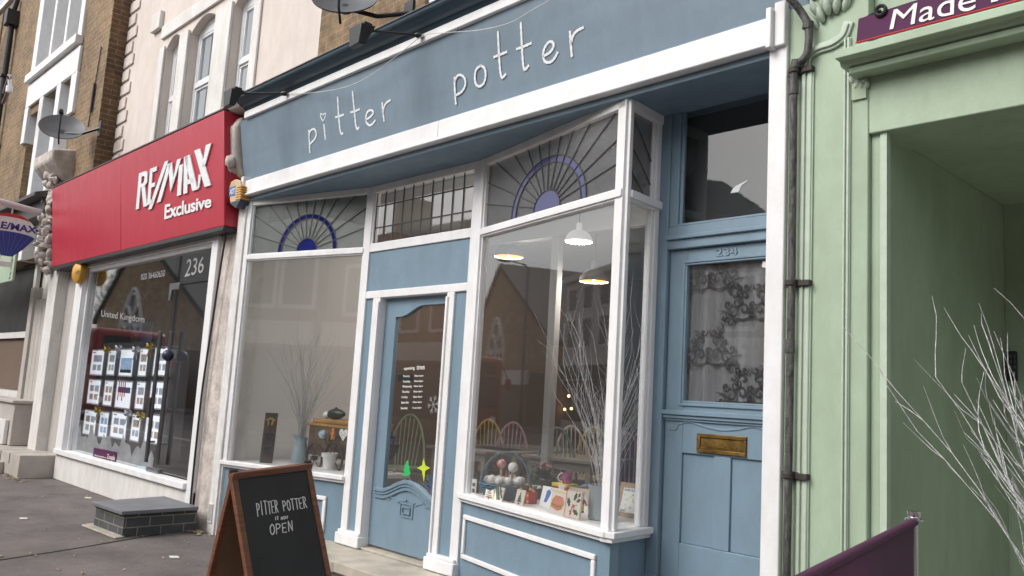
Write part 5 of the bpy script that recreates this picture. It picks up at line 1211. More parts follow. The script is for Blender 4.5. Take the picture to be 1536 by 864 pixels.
pendant(891, 422, 6.2, .148, 'pendant lamp showing a warm yellow disc beneath the white dome lamp', 'warm')
# string of fairy lights at the back
mb = MB()
for x, y in ((828, 612), (838, 615), (847, 614), (857, 613), (853, 594), (832, 595)): mb.ball(at(x, y, 8.4), .018, 8)
tag(origin(mb.build('fairy_lights', 'fairy'), at(838, 614, 8.4)), 'tiny warm fairy lights glowing at the back of the shop', 'lights')

ZB, ZL = .722, .692                                    # tops of the two window shelves
def on(px, py, z=ZB): p = atz(px, py, z); return np.array([p[0], p[1], z])
# basket with wool balls
bk = on(757, 748)
t = thing('gift_basket', 'blue wicker basket with tall hoop handle, holding white balls', 'basket', bk)
mb = MB(); BS = .74; prof = [(a*BS, b*BS) for a, b in ((.15, .002), (.20, .03), (.235, .08), (.24, .135), (.225, .137), (.22, .08), (.18, .03), (1e-4, .02))]; mb.lathe(prof, bk, 36)
for i in range(7): mb.tube([bk+BS*np.array([(.168+.075*(i/6)**.6)*math.cos(a), (.168+.075*(i/6)**.6)*math.sin(a), .015+.02*i+.005*math.sin(a*16+i*3)]) for a in np.linspace(0, 2*math.pi, 60)], .008, 5)
mb.build('bowl', 'basket', t, smooth=60)
hd = unit(np.array([_rt[0], _rt[1], 0])); mb = MB(); mb.tube([bk+hd*.172*math.cos(a)+np.array([0, 0, .08+.235*math.sin(a)]) for a in np.linspace(0, math.pi, 30)], .010, 8); mb.build('handle', 'basket', t)
mb = MB(); mb.ball(bk+np.array([0, 0, .05]), .145, 14, .3); mb.build('lining', 'felt', t)
r_ = random.Random(4)
for i in range(13):
    a = i*2.4; rr = .13*math.sqrt((i+.5)/13); tag(origin(MB().ball(bk+np.array([rr*math.cos(a), rr*math.sin(a), .115+.02*r_.random()]), .030).build('wool_ball', 'felt', smooth=180), bk+np.array([rr*math.cos(a), rr*math.sin(a), .09])), 'white wool ball heaped in the blue wicker basket', 'ball', 'white balls in the basket')
def bauble(c, r, m, label, stick=0, sm=None):
    t = thing('bauble', label, 'bauble', np.array(c)-[0, 0, r+stick]); MB().ball(c, r, 18).build('globe', m, t, smooth=180)
    mb = MB(); mb.lathe([(.25*r, 0), (.25*r, .22*r), (.1*r, .25*r)], np.array(c)+[0, 0, r*.95], 10); k = np.array(c)+[0, 0, r*1.35]; mb.tube([k+np.array([r*.2*math.cos(a), 0, r*.2*math.sin(a)]) for a in np.linspace(0, 6.28, 10)], .003, 5); mb.build('cap', 'gold', t)
    if stick: mb = MB(); mb.tube([np.array(c)-[0, 0, r], np.array(c)-[0, 0, r+stick]], .01, 6); mb.build('stick', sm or 'kraft', t)
bc = bk-hd*.035+np.array([0, 0, .235]); bauble(bc, .032, 'bauble_red', 'red and white painted bauble standing in the blue basket', .08)
bc = bk+hd*.045+np.array([0, 0, .215]); bauble(bc, .035, 'felt', 'plain white bauble standing in the blue basket', .07)
for dx, m in ((.0, 'orange'), (.02, 'paleblue'), (.04, 'yel')):
    p = bk+hd*(.0+dx)+np.array([0, 0, .10]); tag(origin(MB().tube([p, p+np.array([.005, 0, .095])], .005, 6).build('coloured_stick', m), p), dict(orange='orange', paleblue='pale blue', yel='yellow')[m]+' stick standing upright in the basket', 'stick')
# hand painted tiles leaning at the front of the bay
CF = FB
def tile(label, px0, px1, pyb0, pyb1, hgt, m, tilt=.25, o=None, name='painted_tile'):
    a, b = on(px0, pyb0), on(px1, pyb1); u = unit(b-a); nn = np.array([u[1], -u[0], 0.]); L = np.linalg.norm(b-a)
    up = unit(np.array([-nn[0]*tilt, -nn[1]*tilt, 1])); nf = np.cross(u, up); nf = nf if nf@nn > 0 else -nf
    t = thing(name, label, 'tile' if name == 'painted_tile' else 'card', (a+b)/2)
    mb = MB(); Q = lambda s_, h, o_=0: a+u*s_*L+up*h*hgt+nf*o_
    mb.hexa([Q(0, 0, -.008), Q(1, 0, -.008), Q(1, 0), Q(0, 0), Q(0, 1, -.008), Q(1, 1, -.008), Q(1, 1), Q(0, 1)]); mb.build('slab', m, t, bevel=.002)
    return t, Q, nf
def paint(t, Q, nf, name, m, polys, th=.0015):
    mb = MB()
    for p in polys: mb.prism([Q(a, b, .0006) for a, b in p], nf*th)
    return mb.build(name, m, t)
def pstroke(t, Q, nf, name, m, lines, wd=.004):
    mb = MB()
    for l_ in lines: mb.ribbon([Q(a, b, .0006) for a, b in l_], wd, nf, .0015)
    return mb.build(name, m, t)
tree_ = lambda k: [[(.5-.33*j/4, .25+.0-.0+.6*(1-j/4)), (.5+.33*j/4, .25+.6*(1-j/4)), (.5, .25+.6*(1-j/4)+.18)] for j in range(1, 5)]
def blob(cx, cy, rx, ry, n=12): return [(cx+rx*math.cos(2*math.pi*i/n), cy+ry*math.sin(2*math.pi*i/n)) for i in range(n)]
t, Q, nf = tile('cream tile with a brown zigzag Christmas tree, in front of the basket', 725.5, 738.5, 749.5, 751.5, .098, 'cardcream')
pstroke(t, Q, nf, 'tree_drawing', 'wood', [[(.5, .9), (.35, .72), (.62, .7), (.28, .54), (.7, .52), (.2, .36), (.78, .34), (.15, .22), (.85, .2)], [(.5, .2), (.5, .06)]], .007)
t, Q, nf = tile('cream tile with dark striped leaves, right of the tree tile', 738.8, 752, 751.8, 754.5, .10, 'cardcream')
pstroke(t, Q, nf, 'leaf_drawing', 'dkgreen', [[(.1, .95), (.45, .2)], [(.3, .95), (.65, .2)], [(.55, .95), (.7, .6), (.9, .35)]], .012); paint(t, Q, nf, 'berries', 'redp', [blob(.75, .75, .08, .07)])
t, Q, nf = tile('small cream tile with a green Christmas tree in a red pot', 770.5, 783.5, 757.5, 760, .105, 'cardcream')
paint(t, Q, nf, 'tree_drawing', 'dkgreen', tree_(0)); paint(t, Q, nf, 'pot_drawing', 'redp', [[(.4, .08), (.6, .08), (.62, .2), (.38, .2)]])
t, Q, nf = tile('white tile with a blue footprint', 808, 836, 759, 766, .135, 'paper', .2)
paint(t, Q, nf, 'footprint', 'adtblue', [[(.22, .25), (.36, .25), (.46, .55), (.52, .75), (.42, .88), (.28, .8), (.26, .5)], blob(.5, .92, .04, .03), blob(.58, .86, .03, .025)]); pstroke(t, Q, nf, 'numeral', 'adtblue', [[(.7, .86), (.7, .7), (.78, .7), (.78, .86)]])
t, Q, nf = tile('cream tile with a big orange handprint shape', 822, 844.5, 768, 774.5, .15, 'cardcream', .2)
paint(t, Q, nf, 'print_drawing', mat('salmon_paint', (.55, .20, .11), .6, .1), [[(.1, .25), (.55, .15), (.82, .25), (.9, .5), (.75, .72), (.3, .75), (.12, .55)]]); pstroke(t, Q, nf, 'band_drawing', 'yel', [[(.1, .36), (.5, .30), (.88, .42)]], .012); pstroke(t, Q, nf, 'writing', 'yel', [[(.1, .88), (.25, .92), (.4, .88), (.6, .93), (.85, .9)]], .006)
t, Q, nf = tile('cream tile with holly leaves and red berries framed by a red border', 845, 869, 775, 780.5, .165, 'cardcream', .12)
pstroke(t, Q, nf, 'border', 'bauble_red', [[(.03, .02), (.97, .02), (.97, .98), (.03, .98), (.03, .02)]], .006)
def holly(cx, cy, a, r=.17): return [(cx+r*(1 if i % 2 else .62)*math.cos(2*math.pi*i/12)*math.cos(a)-.55*r*(1 if i % 2 else .62)*math.sin(2*math.pi*i/12)*math.sin(a), cy+(r*(1 if i % 2 else .62)*math.cos(2*math.pi*i/12)*math.sin(a)+.55*r*(1 if i % 2 else .62)*math.sin(2*math.pi*i/12)*math.cos(a))*.85) for i in range(12)]
paint(t, Q, nf, 'holly_leaves', 'dkgreen', [holly(.22, .55, 1.9, .22), holly(.6, .78, 1.2, .2), holly(.8, .66, .5, .16), holly(.7, .24, -.5, .22), holly(.82, .85, 1, .13)]); paint(t, Q, nf, 'berries', 'redp', [blob(x, y, .04, .035, 8) for x, y in ((.5, .48), (.58, .42), (.46, .4), (.35, .24), (.42, .17))]); pstroke(t, Q, nf, 'stem', 'redp', [[(.35, .1), (.5, .45), (.75, .5)]], .005)
# present box
g0 = on(789, 755)
t = thing('gift_box', 'red and orange present box with a green bow, behind the small tree tile', 'gift box', g0); t.scale = (0.72,)*3
mb = MB().box(g0[0]-.055, g0[0]+.055, g0[1]-.02, g0[1]+.09, ZB, ZB+.105); mb.build('box', 'redp', t, bevel=.004)
mb = MB(); [mb.fprism(yf(g0[1]-.02), [(g0[0]+x+.017*math.cos(a*1.2566+r2_)*(1 if a % 1 == 0 else .4), ZB+z+.017*math.sin(a*1.2566+r2_)*(1 if a % 1 == 0 else .4)) for a in np.arange(0, 5, .5)], .0005, .002) for x, z, r2_ in ((-.035, .08, 0), (.035, .075, .5), (-.03, .025, .3), (.04, .02, 1))]; mb.build('stars', 'yel', t)
mb = MB(); mb.box(g0[0]-.012, g0[0]+.012, g0[1]-.024, g0[1]+.094, ZB, ZB+.109); mb.build('ribbon', 'dkgreen', t)
mb = MB(); [mb.lathe([(1e-4, -.04), (.016, -.02), (.02, .01), (1e-4, .045)], g0+np.array([.04*math.cos(a), .035+.04*math.sin(a), .125+.015*math.sin(3*a)]), 8, (math.cos(a), math.sin(a), .6)) for a in np.arange(0, 6.2, .7)]; mb.build('bow', 'dkgreen', t)
mb = MB(); [mb.lathe([(1e-4, -.02), (.022, 0), (1e-4, .02)], g0+np.array([dx, .0, dz]), 8) for dx, dz in ((-.075, .12), (.0, .165), (.05, .13), (.085, .12))]; mb.build('star_tips', 'orange', t)
# poinsettia
def onb(px, Y): p = at(px, 720, Y); return np.array([p[0], Y, ZB])
f0 = onb(815, 4.62)
t = thing('potted_plant', 'dark green plant with red flowers in a grey pot behind the present', 'plant', f0); t.scale = (0.72,)*3
mb = MB(); mb.lathe([(.09, 0), (.12, .12), (.125, .13), (.105, .13), (1e-4, .11)], f0, 20); mb.build('pot', 'dark_in', t)
r_ = random.Random(8)
def leafy(mb, c, R_, n, sz, up=.4):
    for i in range(n):
        a = r_.uniform(0, 6.28); e = r_.uniform(-.1, 1.2); d = np.array([math.cos(a)*math.cos(e), math.sin(a)*math.cos(e), math.sin(e)*.8]); p = c+d*R_*r_.uniform(.4, 1); s_ = np.cross(d, [0, 0, 1.]); s_ = unit(s_+1e-6)*sz*.4; tip = p+d*sz+np.array([0, 0, -sz*.3])
        mb.add([p-d*sz*.3, p+s_, tip, p-s_], [(0, 1, 2), (0, 2, 3)])
mb = MB(); leafy(mb, f0+np.array([0, 0, .14]), .16, 90, .10); mb.build('leaves', 'dkgreen', t)
mb = MB(); leafy(mb, f0+np.array([0, 0, .27]), .06, 26, .05); mb.build('flowers', 'redp', t)
# dark dish of white pebbles, candle, jar, mug on a paint box, tray, blue tins, small items
d0 = onb(802, 4.42); t = thing('pebble_dish', 'dark woven dish of white pebbles, left of the candle', 'dish', d0); t.scale = (0.72,)*3
mb = MB(); mb.lathe([(.07, 0), (.10, .07), (.11, .10), (.095, .09), (1e-4, .05)], d0, 20); mb.build('dish', 'rust', t); mb = MB(); [mb.ball(d0+np.array([.06*math.cos(a*1.3), .06*math.sin(a*1.3), .10]), .022, 8, .7) for a in range(9)]; mb.build('pebbles', 'felt', t)
c0 = on(845, 752); mb = MB(); mb.lathe([(.062, 0), (.062, .185), (.055, .19), (1e-4, .183)], c0, 28); t = thing('candle', 'thick white pillar candle behind the holly tile', 'candle', c0); t.scale = (0.62,)*3; mb.build('wax', 'terr', t, bevel=.003); MB().tube([c0+[0, 0, .18], c0+[.002, 0, .2]], .003, 5).build('wick', 'black', t)
j0 = on(862, 750); t = thing('ceramic_jar', 'small white spotted jar with a handle, right of the candle', 'jar', j0); t.scale = (0.65,)*3; mb = MB(); mb.lathe([(.045, 0), (.055, .02), (.055, .09), (.04, .115), (.035, .13), (.045, .14), (1e-4, .142)], j0, 22); mb.tube([j0+np.array([.05*hd[0]+.03*hd[0]*math.sin(a), .05*hd[1]+.03*hd[1]*math.sin(a), .11+.04*math.cos(a)]) for a in np.linspace(0, math.pi, 10)], .006, 6); mb.build('body', 'terr', t, smooth=50)
mb = MB(); [mb.ball(j0+np.array([.056*math.cos(a), .056*math.sin(a), h]), .006, 6) for a, h in ((-1.6, .04), (-1.2, .07), (-2.0, .075), (-.8, .035), (-2.4, .04))]; mb.build('spots', 'black', t)
s0 = onb(846, 4.50); t = thing('paint_box', 'box with bright yellow, red and blue stripes under the pink mug', 'box', s0)
mb = MB(); mb.box(s0[0]-.08, s0[0]+.06, s0[1]-.04, s0[1]+.08, ZB, ZB+.12); mb.build('box', 'yel', t, bevel=.003)
for i, m in enumerate(('adtblue', 'grn', 'redp')): MB().box(s0[0]-.0805, s0[0]+.0605, s0[1]-.041, s0[1]+.0805, ZB+.01+i*.035, ZB+.03+i*.035).build('stripe', m, t)
u0 = np.array([s0[0]+.01, s0[1]+.02, ZB+.12]); t = thing('mug', 'purple and pink patterned mug on the paint box', 'mug', u0); t.scale = (.66,)*3
mb = MB(); mb.lathe([(.045, 0), (.052, .015), (.055, .115), (.051, .115), (.045, .02), (1e-4, .015)], u0, 24); mb.build('cup', mat('mug_pattern', (.06, .05, .22), .3, .3, 26, col2=(.55, .09, .22)), t, smooth=50)
mb = MB(); mb.tube([u0-hd*(.05+.045*math.sin(a))+np.array([0, 0, .06+.045*math.cos(a)]) for a in np.linspace(0, math.pi, 14)], .008, 8); mb.build('handle', 'terr', t)
y0 = onb(884, 4.50); t = thing('cream_tray', 'pale wooden tray behind the candle', 'tray', y0); t.scale = (0.75,)*3; mb = MB(); mb.box(y0[0]-.25, y0[0]+.2, y0[1]-.02, y0[1]+.0, ZB, ZB+.14); mb.box(y0[0]-.25, y0[0]+.2, y0[1]+.3, y0[1]+.32, ZB, ZB+.14); mb.box(y0[0]-.25, y0[0]-.23, y0[1]+.001, y0[1]+.299, ZB, ZB+.14); mb.box(y0[0]+.18, y0[0]+.2, y0[1]+.001, y0[1]+.299, ZB, ZB+.14); mb.box(y0[0]-.23, y0[0]+.18, y0[1], y0[1]+.3, ZB, ZB+.01); mb.build('tray', 'ch_cream', t, bevel=.003)
n0 = on(878, 748); t = thing('paint_tin', 'blue lidded pot just left of the grey vase', 'pot', n0); t.scale = (0.7,)*3; mb = MB(); mb.lathe([(.04, 0), (.045, .01), (.045, .09)], n0, 20); mb.build('pot', 'terr', t); mb = MB(); mb.lathe([(.05, .085), (.052, .12), (.045, .14), (1e-4, .142)], n0, 20); mb.build('lid', 'adtblue', t)
n1 = on(805, 745); t = thing('patterned_card', 'small white card with black zigzags behind the present', 'card', n1); t.scale = (0.7,)*3; MB().box(n1[0]-.05, n1[0]+.05, n1[1], n1[1]+.012, ZB, ZB+.11).build('card', 'paper', t); mb = MB(); [mb.ribbon([(n1[0]-.04, n1[1]-.001, ZB+.03+i*.03), (n1[0]-.01, n1[1]-.001, ZB+.045+i*.03), (n1[0]+.015, n1[1]-.001, ZB+.03+i*.03), (n1[0]+.04, n1[1]-.001, ZB+.045+i*.03)], .004, (0, -1, 0), .001) for i in range(2)]; mb.build('zigzags', 'black', t)
# grey pot with twigs
v0 = on(893, 780); v0[1] += .07
t = thing('bucket_vase', 'pale grey blue metal bucket in the bay corner', 'vase', v0); mb = MB(); mb.lathe([(.084, 0), (.090, .006), (.094, .195), (.098, .2), (.090, .2), (.088, .02), (1e-4, .015)], v0, 32); mb.build('bucket', 'galv', t, smooth=50)
twigs('twig_bundle', 'tall bundle of white twigs standing in the grey bucket in the bay corner', v0+np.array([0, 0, .02]), 58, 1.34, .28, 'twig', 5, .0021, .035, wild=.05, slim=.8, lim=in_bay, tight=.15)
mb = MB(); mb.tube([v0+np.array([.042*math.cos(a), .042*math.sin(a), .26]) for a in np.linspace(0, 6.28, 18)], .004, 5); tag(origin(mb.build('twig_tie', 'twig_grey'), v0+np.array([0, 0, .26])), 'cord tied around the twigs above the grey bucket', 'cord')
# little hanging nutcracker decoration on the bucket
h0 = v0-hd*.09+np.array([0, -.06, .11]); t = thing('toy_soldier', 'tiny red and yellow toy soldier decoration hanging by the bucket', 'decoration', h0-[0, 0, .07]); t.scale = (.75,)*3
for nm, a, b, r0, m in (('hat', .055, .085, .014, 'black'), ('face', .03, .055, .013, 'cardcream'), ('jacket', -.01, .03, .02, 'redp'), ('trousers', -.06, -.01, .017, 'yel'), ('boots', -.075, -.06, .018, 'black')): MB().lathe([(r0*.8, a), (r0, a+.003), (r0, b-.003), (r0*.8, b)], h0, 12).build(nm, m, t)
mb = MB(); [mb.tube([h0+hd*s_*.018+np.array([0, 0, .022]), h0+hd*s_*.035+np.array([0, 0, -.01])], .006, 6) for s_ in (-1, 1)]; mb.build('arms', 'redp', t)
# second basket and framed picture on the right of the bay
k0 = np.array([-3.40, 4.70, ZB]); t = thing('gift_basket', 'second blue basket behind the framed picture in the bay return', 'basket', k0)
mb = MB(); mb.lathe([(.10, .002), (.14, .04), (.155, .11), (.145, .11), (.12, .04), (1e-4, .02)], k0, 28); mb.build('bowl', 'basket', t, smooth=60); mb = MB(); mb.tube([k0+hd*.15*math.cos(a)+np.array([0, 0, .10+.30*math.sin(a)]) for a in np.linspace(0, math.pi, 28)], .012, 8); mb.build('handle', 'basket', t)
for i in range(6): a = i*1.1; c_ = k0+np.array([.08*math.cos(a), .08*math.sin(a), .13+.06*(i % 2)]); tag(origin(MB().ball(c_, .045).build('wool_ball', 'felt', smooth=180), c_-[0, 0, .05]), 'white wool ball piled in the second blue basket', 'ball', 'white balls in the second basket')
bauble(k0+np.array([-.04, -.05, .31]), .036, 'bauble_red', 'red and white bauble above the framed picture', .08); bauble(k0+np.array([.02, -.06, .26]), .038, 'felt', 'plain white bauble above the framed picture', .06)
def pr(x, y): return on(x, y)
t, Q, nf = tile('brown framed picture of stars with handwriting, leaning in the bay return', 921, 957, 772.5, 778, .215, 'kraft', .35, name='framed_picture'); t['category'] = 'picture'
paint(t, Q, nf, 'paper', 'paper', [[(.18, .12), (.84, .12), (.84, .84), (.18, .84)]]); mb = MB()
r_ = random.Random(3)
def Qn(a, b): return Q(.18+.66*a, .12+.72*b, .0025)
for i in range(16):
    a, b = r_.uniform(.1, .9), r_.uniform(.15, .8); mb.prism([Qn(a+.06*math.cos(k*.628)*(1 if k % 2 else .4), b+.045*math.sin(k*.628)*(1 if k % 2 else .4)) for k in range(10)], nf*.001)
mb.build('stars', 'yel', t)
mb = MB(); add_text(mb, 'ALFIE OLIVER', Qn(.06, .96), Qn(.94, .96), Qn(.06, .86), Qn(.94, .86), nf, .001); add_text(mb, '2017', Qn(.05, .11), Qn(.4, .11), Qn(.05, .02), Qn(.4, .02), nf, .001); mb.build('lettering', 'navy', t)
# two little price cards at the left foot of the bay glass
for px0, px1, y, lab, m in ((697, 704, 740, 'white card with red print at the left foot of the bay glass', 'redp'), (706, 713, 742, 'white card with grey print beside the red printed card', 'iron')):
    t, Q, nf = tile(lab, px0, px1, y, y+1, .11, 'paper', .05, name='price_card'); paint(t, Q, nf, 'print', m, [[(.2, .55), (.8, .55), (.8, .75), (.2, .75)], [(.2, .15), (.8, .15), (.8, .4), (.2, .4)]])

# ---- left display window
def onl(px, py): return on(px, py, ZL)
a_, b_ = onl(389, 694), onl(408, 695)
t = thing('footprint_plaque', 'dark upright plank with gold and black footprint casts in the left window', 'plaque', (a_+b_)/2)
u = unit(b_-a_); nn = np.array([u[1], -u[0], 0]); L_ = np.linalg.norm(b_-a_)*1.0; upv = unit(np.array([.0, .03, 1.])); H_ = .46
Q = lambda s_, h, o=0: a_+u*s_*L_+upv*h*H_+nn*o
mb = MB().hexa([Q(0, 0, -.02), Q(1, 0, -.02), Q(1, 0), Q(0, 0), Q(0, 1, -.02), Q(1, 1, -.02), Q(1, 1), Q(0, 1)]); mb.build('plank', 'plaque', t, bevel=.004)
for h, m in ((.80, 'goldleaf'), (.51, 'black'), (.23, 'black')):
    mb = MB()
    for s_ in (-1, 1):
        c = .5+s_*.16; mb.prism([Q(c+s_*.06*math.cos(k)+s_*.03*math.sin(k), h+.065*math.sin(k)) for k in np.linspace(0, 5.8, 12)], nn*.012)
        for k in range(5): mb.ball(Q(c+s_*(-.09+.06*k), h+.085-.008*k, .004), .009 if k == 0 else .006, 6)
    tag(mb.build('footprints', m, t, bevel=.003), 'gold footprint pair at the top' if m == 'goldleaf' else None)
j0 = onl(449, 694); j0[1] += .0
t = thing('enamel_jug', 'pale blue enamel jug holding thin twigs in the left window', 'jug', j0)
mb = MB(); mb.lathe([(.082, 0), (.086, .01), (.068, .13), (.050, .195), (.050, .21), (.060, .24), (.056, .24), (.045, .21), (1e-4, .2)], j0, 28)
for i, p in enumerate(mb.v):
    dx = (p[0]-j0[0])*hd[0]+(p[1]-j0[1])*hd[1]
    if p[2] > j0[2]+.23 and dx < -.03: mb.v[i] = (p[0]-hd[0]*.035, p[1]-hd[1]*.035, p[2]+.02)
mb.build('body', 'paleblue', t, smooth=60)
mb = MB(); mb.tube(cr([j0+hd*.052+np.array([0, 0, .225]), j0+hd*.095+np.array([0, 0, .20]), j0+hd*.10+np.array([0, 0, .13]), j0+hd*.07+np.array([0, 0, .07])]), .009, 8); mb.build('handle', 'paleblue', t)
twigs('twig_bundle', 'grey twigs standing in the pale blue jug in the left window', j0+np.array([0, 0, .16]), 50, 1.12, .22, 'twig_grey', 15, .002, .03, wild=.045, slim=.8, lim=in_left, tight=.2)
# old trunk on wheels
k0 = onl(497, 690); k0 = np.array([-6.72, 4.36, ZL])
t = thing('trunk_cart', 'old brown wooden trunk on spoked iron wheels with golden lid in left window', 'cart', k0)
A0 = at(462, 640, 4.30); x0 = A0[0]; x1 = -6.36; zt = at(470, 635, 4.3)[2]
mb = MB(); mb.box(x0+.02, x1, 4.30, 4.62, ZL+.09, zt); mb.build('trunk_body', 'trunk', t, bevel=.01)
mb = MB(); mb.box(x0+.11, x1+.02, 4.28, 4.64, zt+.012, zt+.05); mb.box(x0, x1+.02, 4.285, 4.64, zt-.02, zt+.01); mb.build('lid', 'trunklid', t, bevel=.008)
def wheel(px, py, r):
    c = at(px, py, 4.24); mb = MB(); mb.tube([c+np.array([r*math.cos(a), 0, r*math.sin(a)]) for a in np.linspace(0, 2*math.pi, 32)], .011, 8)
    for k in range(6): a = k*math.pi/3+.3; mb.tube([c, c+np.array([r*math.cos(a), 0, r*math.sin(a)])], .004, 5)
    mb.lathe([(.02, -.03), (.025, 0), (.02, .03)], c, 12, (0, 1, 0)); mb.build('wheel', 'rust', t)
wheel(471, 687, .135); wheel(500, 688, .145)
mb = MB(); mb.tube(cr([at(487, 657, 4.27), at(491, 668, 4.26), at(492, 672, 4.26), at(497, 662, 4.27), at(499, 655, 4.27)]), .006, 6); mb.tube([at(492, 672, 4.26), at(490, 690, 4.26)], .006); mb.build('bracket', 'rust', t)
bauble(at(484.5, 651.5, 4.23), .042, 'bauble_blue', 'blue and white bauble hanging on the trunk')
g0 = at(500, 652, 4.25); t = thing('gingerbread_decoration', 'small orange gingerbread man hanging on the trunk', 'decoration', g0)
mb = MB(); mb.fprism(yf(4.25), [(g0[0]+a*.9, g0[2]+b*.9) for a, b in ((-.01, .03), (-.02, .045), (-.012, .065), (.012, .065), (.02, .045), (.01, .03), (.035, .015), (.03, .0), (.014, .002), (.03, -.05), (.012, -.052), (0, -.02), (-.012, -.052), (-.03, -.05), (-.014, .002), (-.03, 0), (-.035, .015))], 0, .012); mb.build('figure', 'orange', t, bevel=.003)
g0 = at(516, 652, 4.25); t = thing('heart_decoration', 'white lacy heart hanging on the trunk', 'decoration', g0)
hv = [(.0, -.055)]+[(.033+.033*math.cos(a), .015+.033*math.sin(a)) for a in np.linspace(-.5, math.pi, 9)]+[(-.033+.033*math.cos(a), .015+.033*math.sin(a)) for a in np.linspace(0, math.pi+.5, 9)]
mb = MB(); mb.fprism(yf(4.25), [(g0[0]+a, g0[2]+b) for a, b in hv], 0, .01); mb.build('heart', 'felt', t, bevel=.002); mb = MB(); [mb.fprism(yf(4.24), [(g0[0]+x+.006*math.cos(a), g0[2]+z+.006*math.sin(a)) for a in np.arange(0, 6.2, 1)], .0005, .0015) for x, z in ((0, 0), (-.03, .015), (.03, .015), (0, -.03), (-.02, -.01), (.02, -.01))]; mb.build('holes', 'wood', t)
f0 = onl(493, 704); t = thing('flower_pot', 'small white terracotta flower pot in front of the trunk wheels', 'plant pot', f0)
mb = MB(); mb.lathe([(.05, 0), (.062, .105), (.072, .107), (.074, .145), (.066, .145), (.055, .09), (1e-4, .08)], f0, 26); mb.build('pot', 'terr', t, smooth=40); mb = MB(); mb.lathe([(.075, .0), (.085, .012), (1e-4, .008)], f0-[0, 0, 0], 26); mb.build('saucer', 'terr', t)
k0 = at(503, 632, 4.42); k0[2] = zt+.05; t = thing('black_ornament', 'black and white figure lying on the golden trunk lid', 'ornament', k0)
mb = MB(); mb.lathe([(1e-4, -.11), (.04, -.08), (.055, -.01), (.045, .06), (.02, .12), (1e-4, .13)], k0+[0, 0, .05], 16, (1, .1, .05)); mb.tube(cr([k0+[-.05, 0, .08], k0+[.0, 0, .11], k0+[.05, 0, .08]]), .006); mb.build('body', 'black', t); MB().ball(k0+[-.11, -.03, .035], .035, 12).build('white_head', 'felt', t)

# purple tree-like plant seen through the shop door
p = at(578, 700, 4.9); t = thing('potted_plant', 'purple feathery flowers in a dark bowl seen low in the shop door glass', 'plant', (p[0], 4.9, .148))
mb = MB(); z0 = at(578, 690, 4.9)[2]; mb.tube([(p[0], 4.9, .15), (p[0], 4.9, z0)], .03, 8); mb.lathe([(.04, 0), (.11, .08), (.12, .15), (.1, .14), (1e-4, .08)], (p[0], 4.9, z0), 16); mb.build('stand', 'dark_in', t)
r_ = random.Random(12); mb = MB(); leafy(mb, np.array([p[0], 4.9, z0+.17]), .09, 70, .06); mb.build('flowers', mat('purple_flower', (.16, .06, .28), .8, .2), t)
p = at(592, 705, 4.25); t = thing('heart_decoration', 'tiny red hanging ornament low behind the shop door glass', 'decoration', p); MB().ball(p, .022, 10).build('bead', 'bauble_red', t); MB().tube([p, p+[0, 0, .14]], .002, 5).build('thread', 'cream', t)

# ============================================================ CARDS IN THE ESTATE AGENT WINDOW
rows = [(  # (left px, right px, top-left y, top-right y, bottom-left y, bottom-right y)
  (135, 157, 524, 524, 562, 565, 0), (160, 175, 524, 524.5, 563, 564, 0), (178, 202, 523, 522.5, 564.5, 566, 1), (207, 223, 522, 522, 564.5, 566, 0), (229, 258, 521, 519, 563, 566, 0)),
 ((130, 152, 569, 568, 606, 608, 0), (154, 171, 570, 570, 609, 610, 0), (172, 199, 571, 571, 612, 615, 2), (202, 219, 572, 571, 614, 616, 0), (223, 251, 572, 571, 613, 616, 0)),
 ((124, 146, 613.5, 615, 652, 655, 0), (147, 164, 617, 617, 656, 658, 3), (165, 192, 616.5, 619, 656, 661, 0), (195, 212, 620, 621, 661, 665, 0), (216, 246, 622, 620, 664, 669, 0))]
FC = yf(3.92)
r_ = random.Random(17); rown = ('top', 'middle', 'bottom'); coln = ('first', 'second', 'third', 'fourth', 'fifth')
M['photo_a'] = mat('printed_photo_warm', (.46, .36, .29), .5, .5, 30, col2=(.72, .66, .60), emit=.42); M['photo_b'] = mat('printed_photo_cool', (.36, .43, .52), .5, .5, 30, col2=(.70, .74, .80), emit=.42); M['skyp'] = mat('printed_sky', (.30, .50, .80), .5, .3, 20, col2=(.65, .74, .84), emit=.45)  # emission added to the prints to keep up with the bright paper
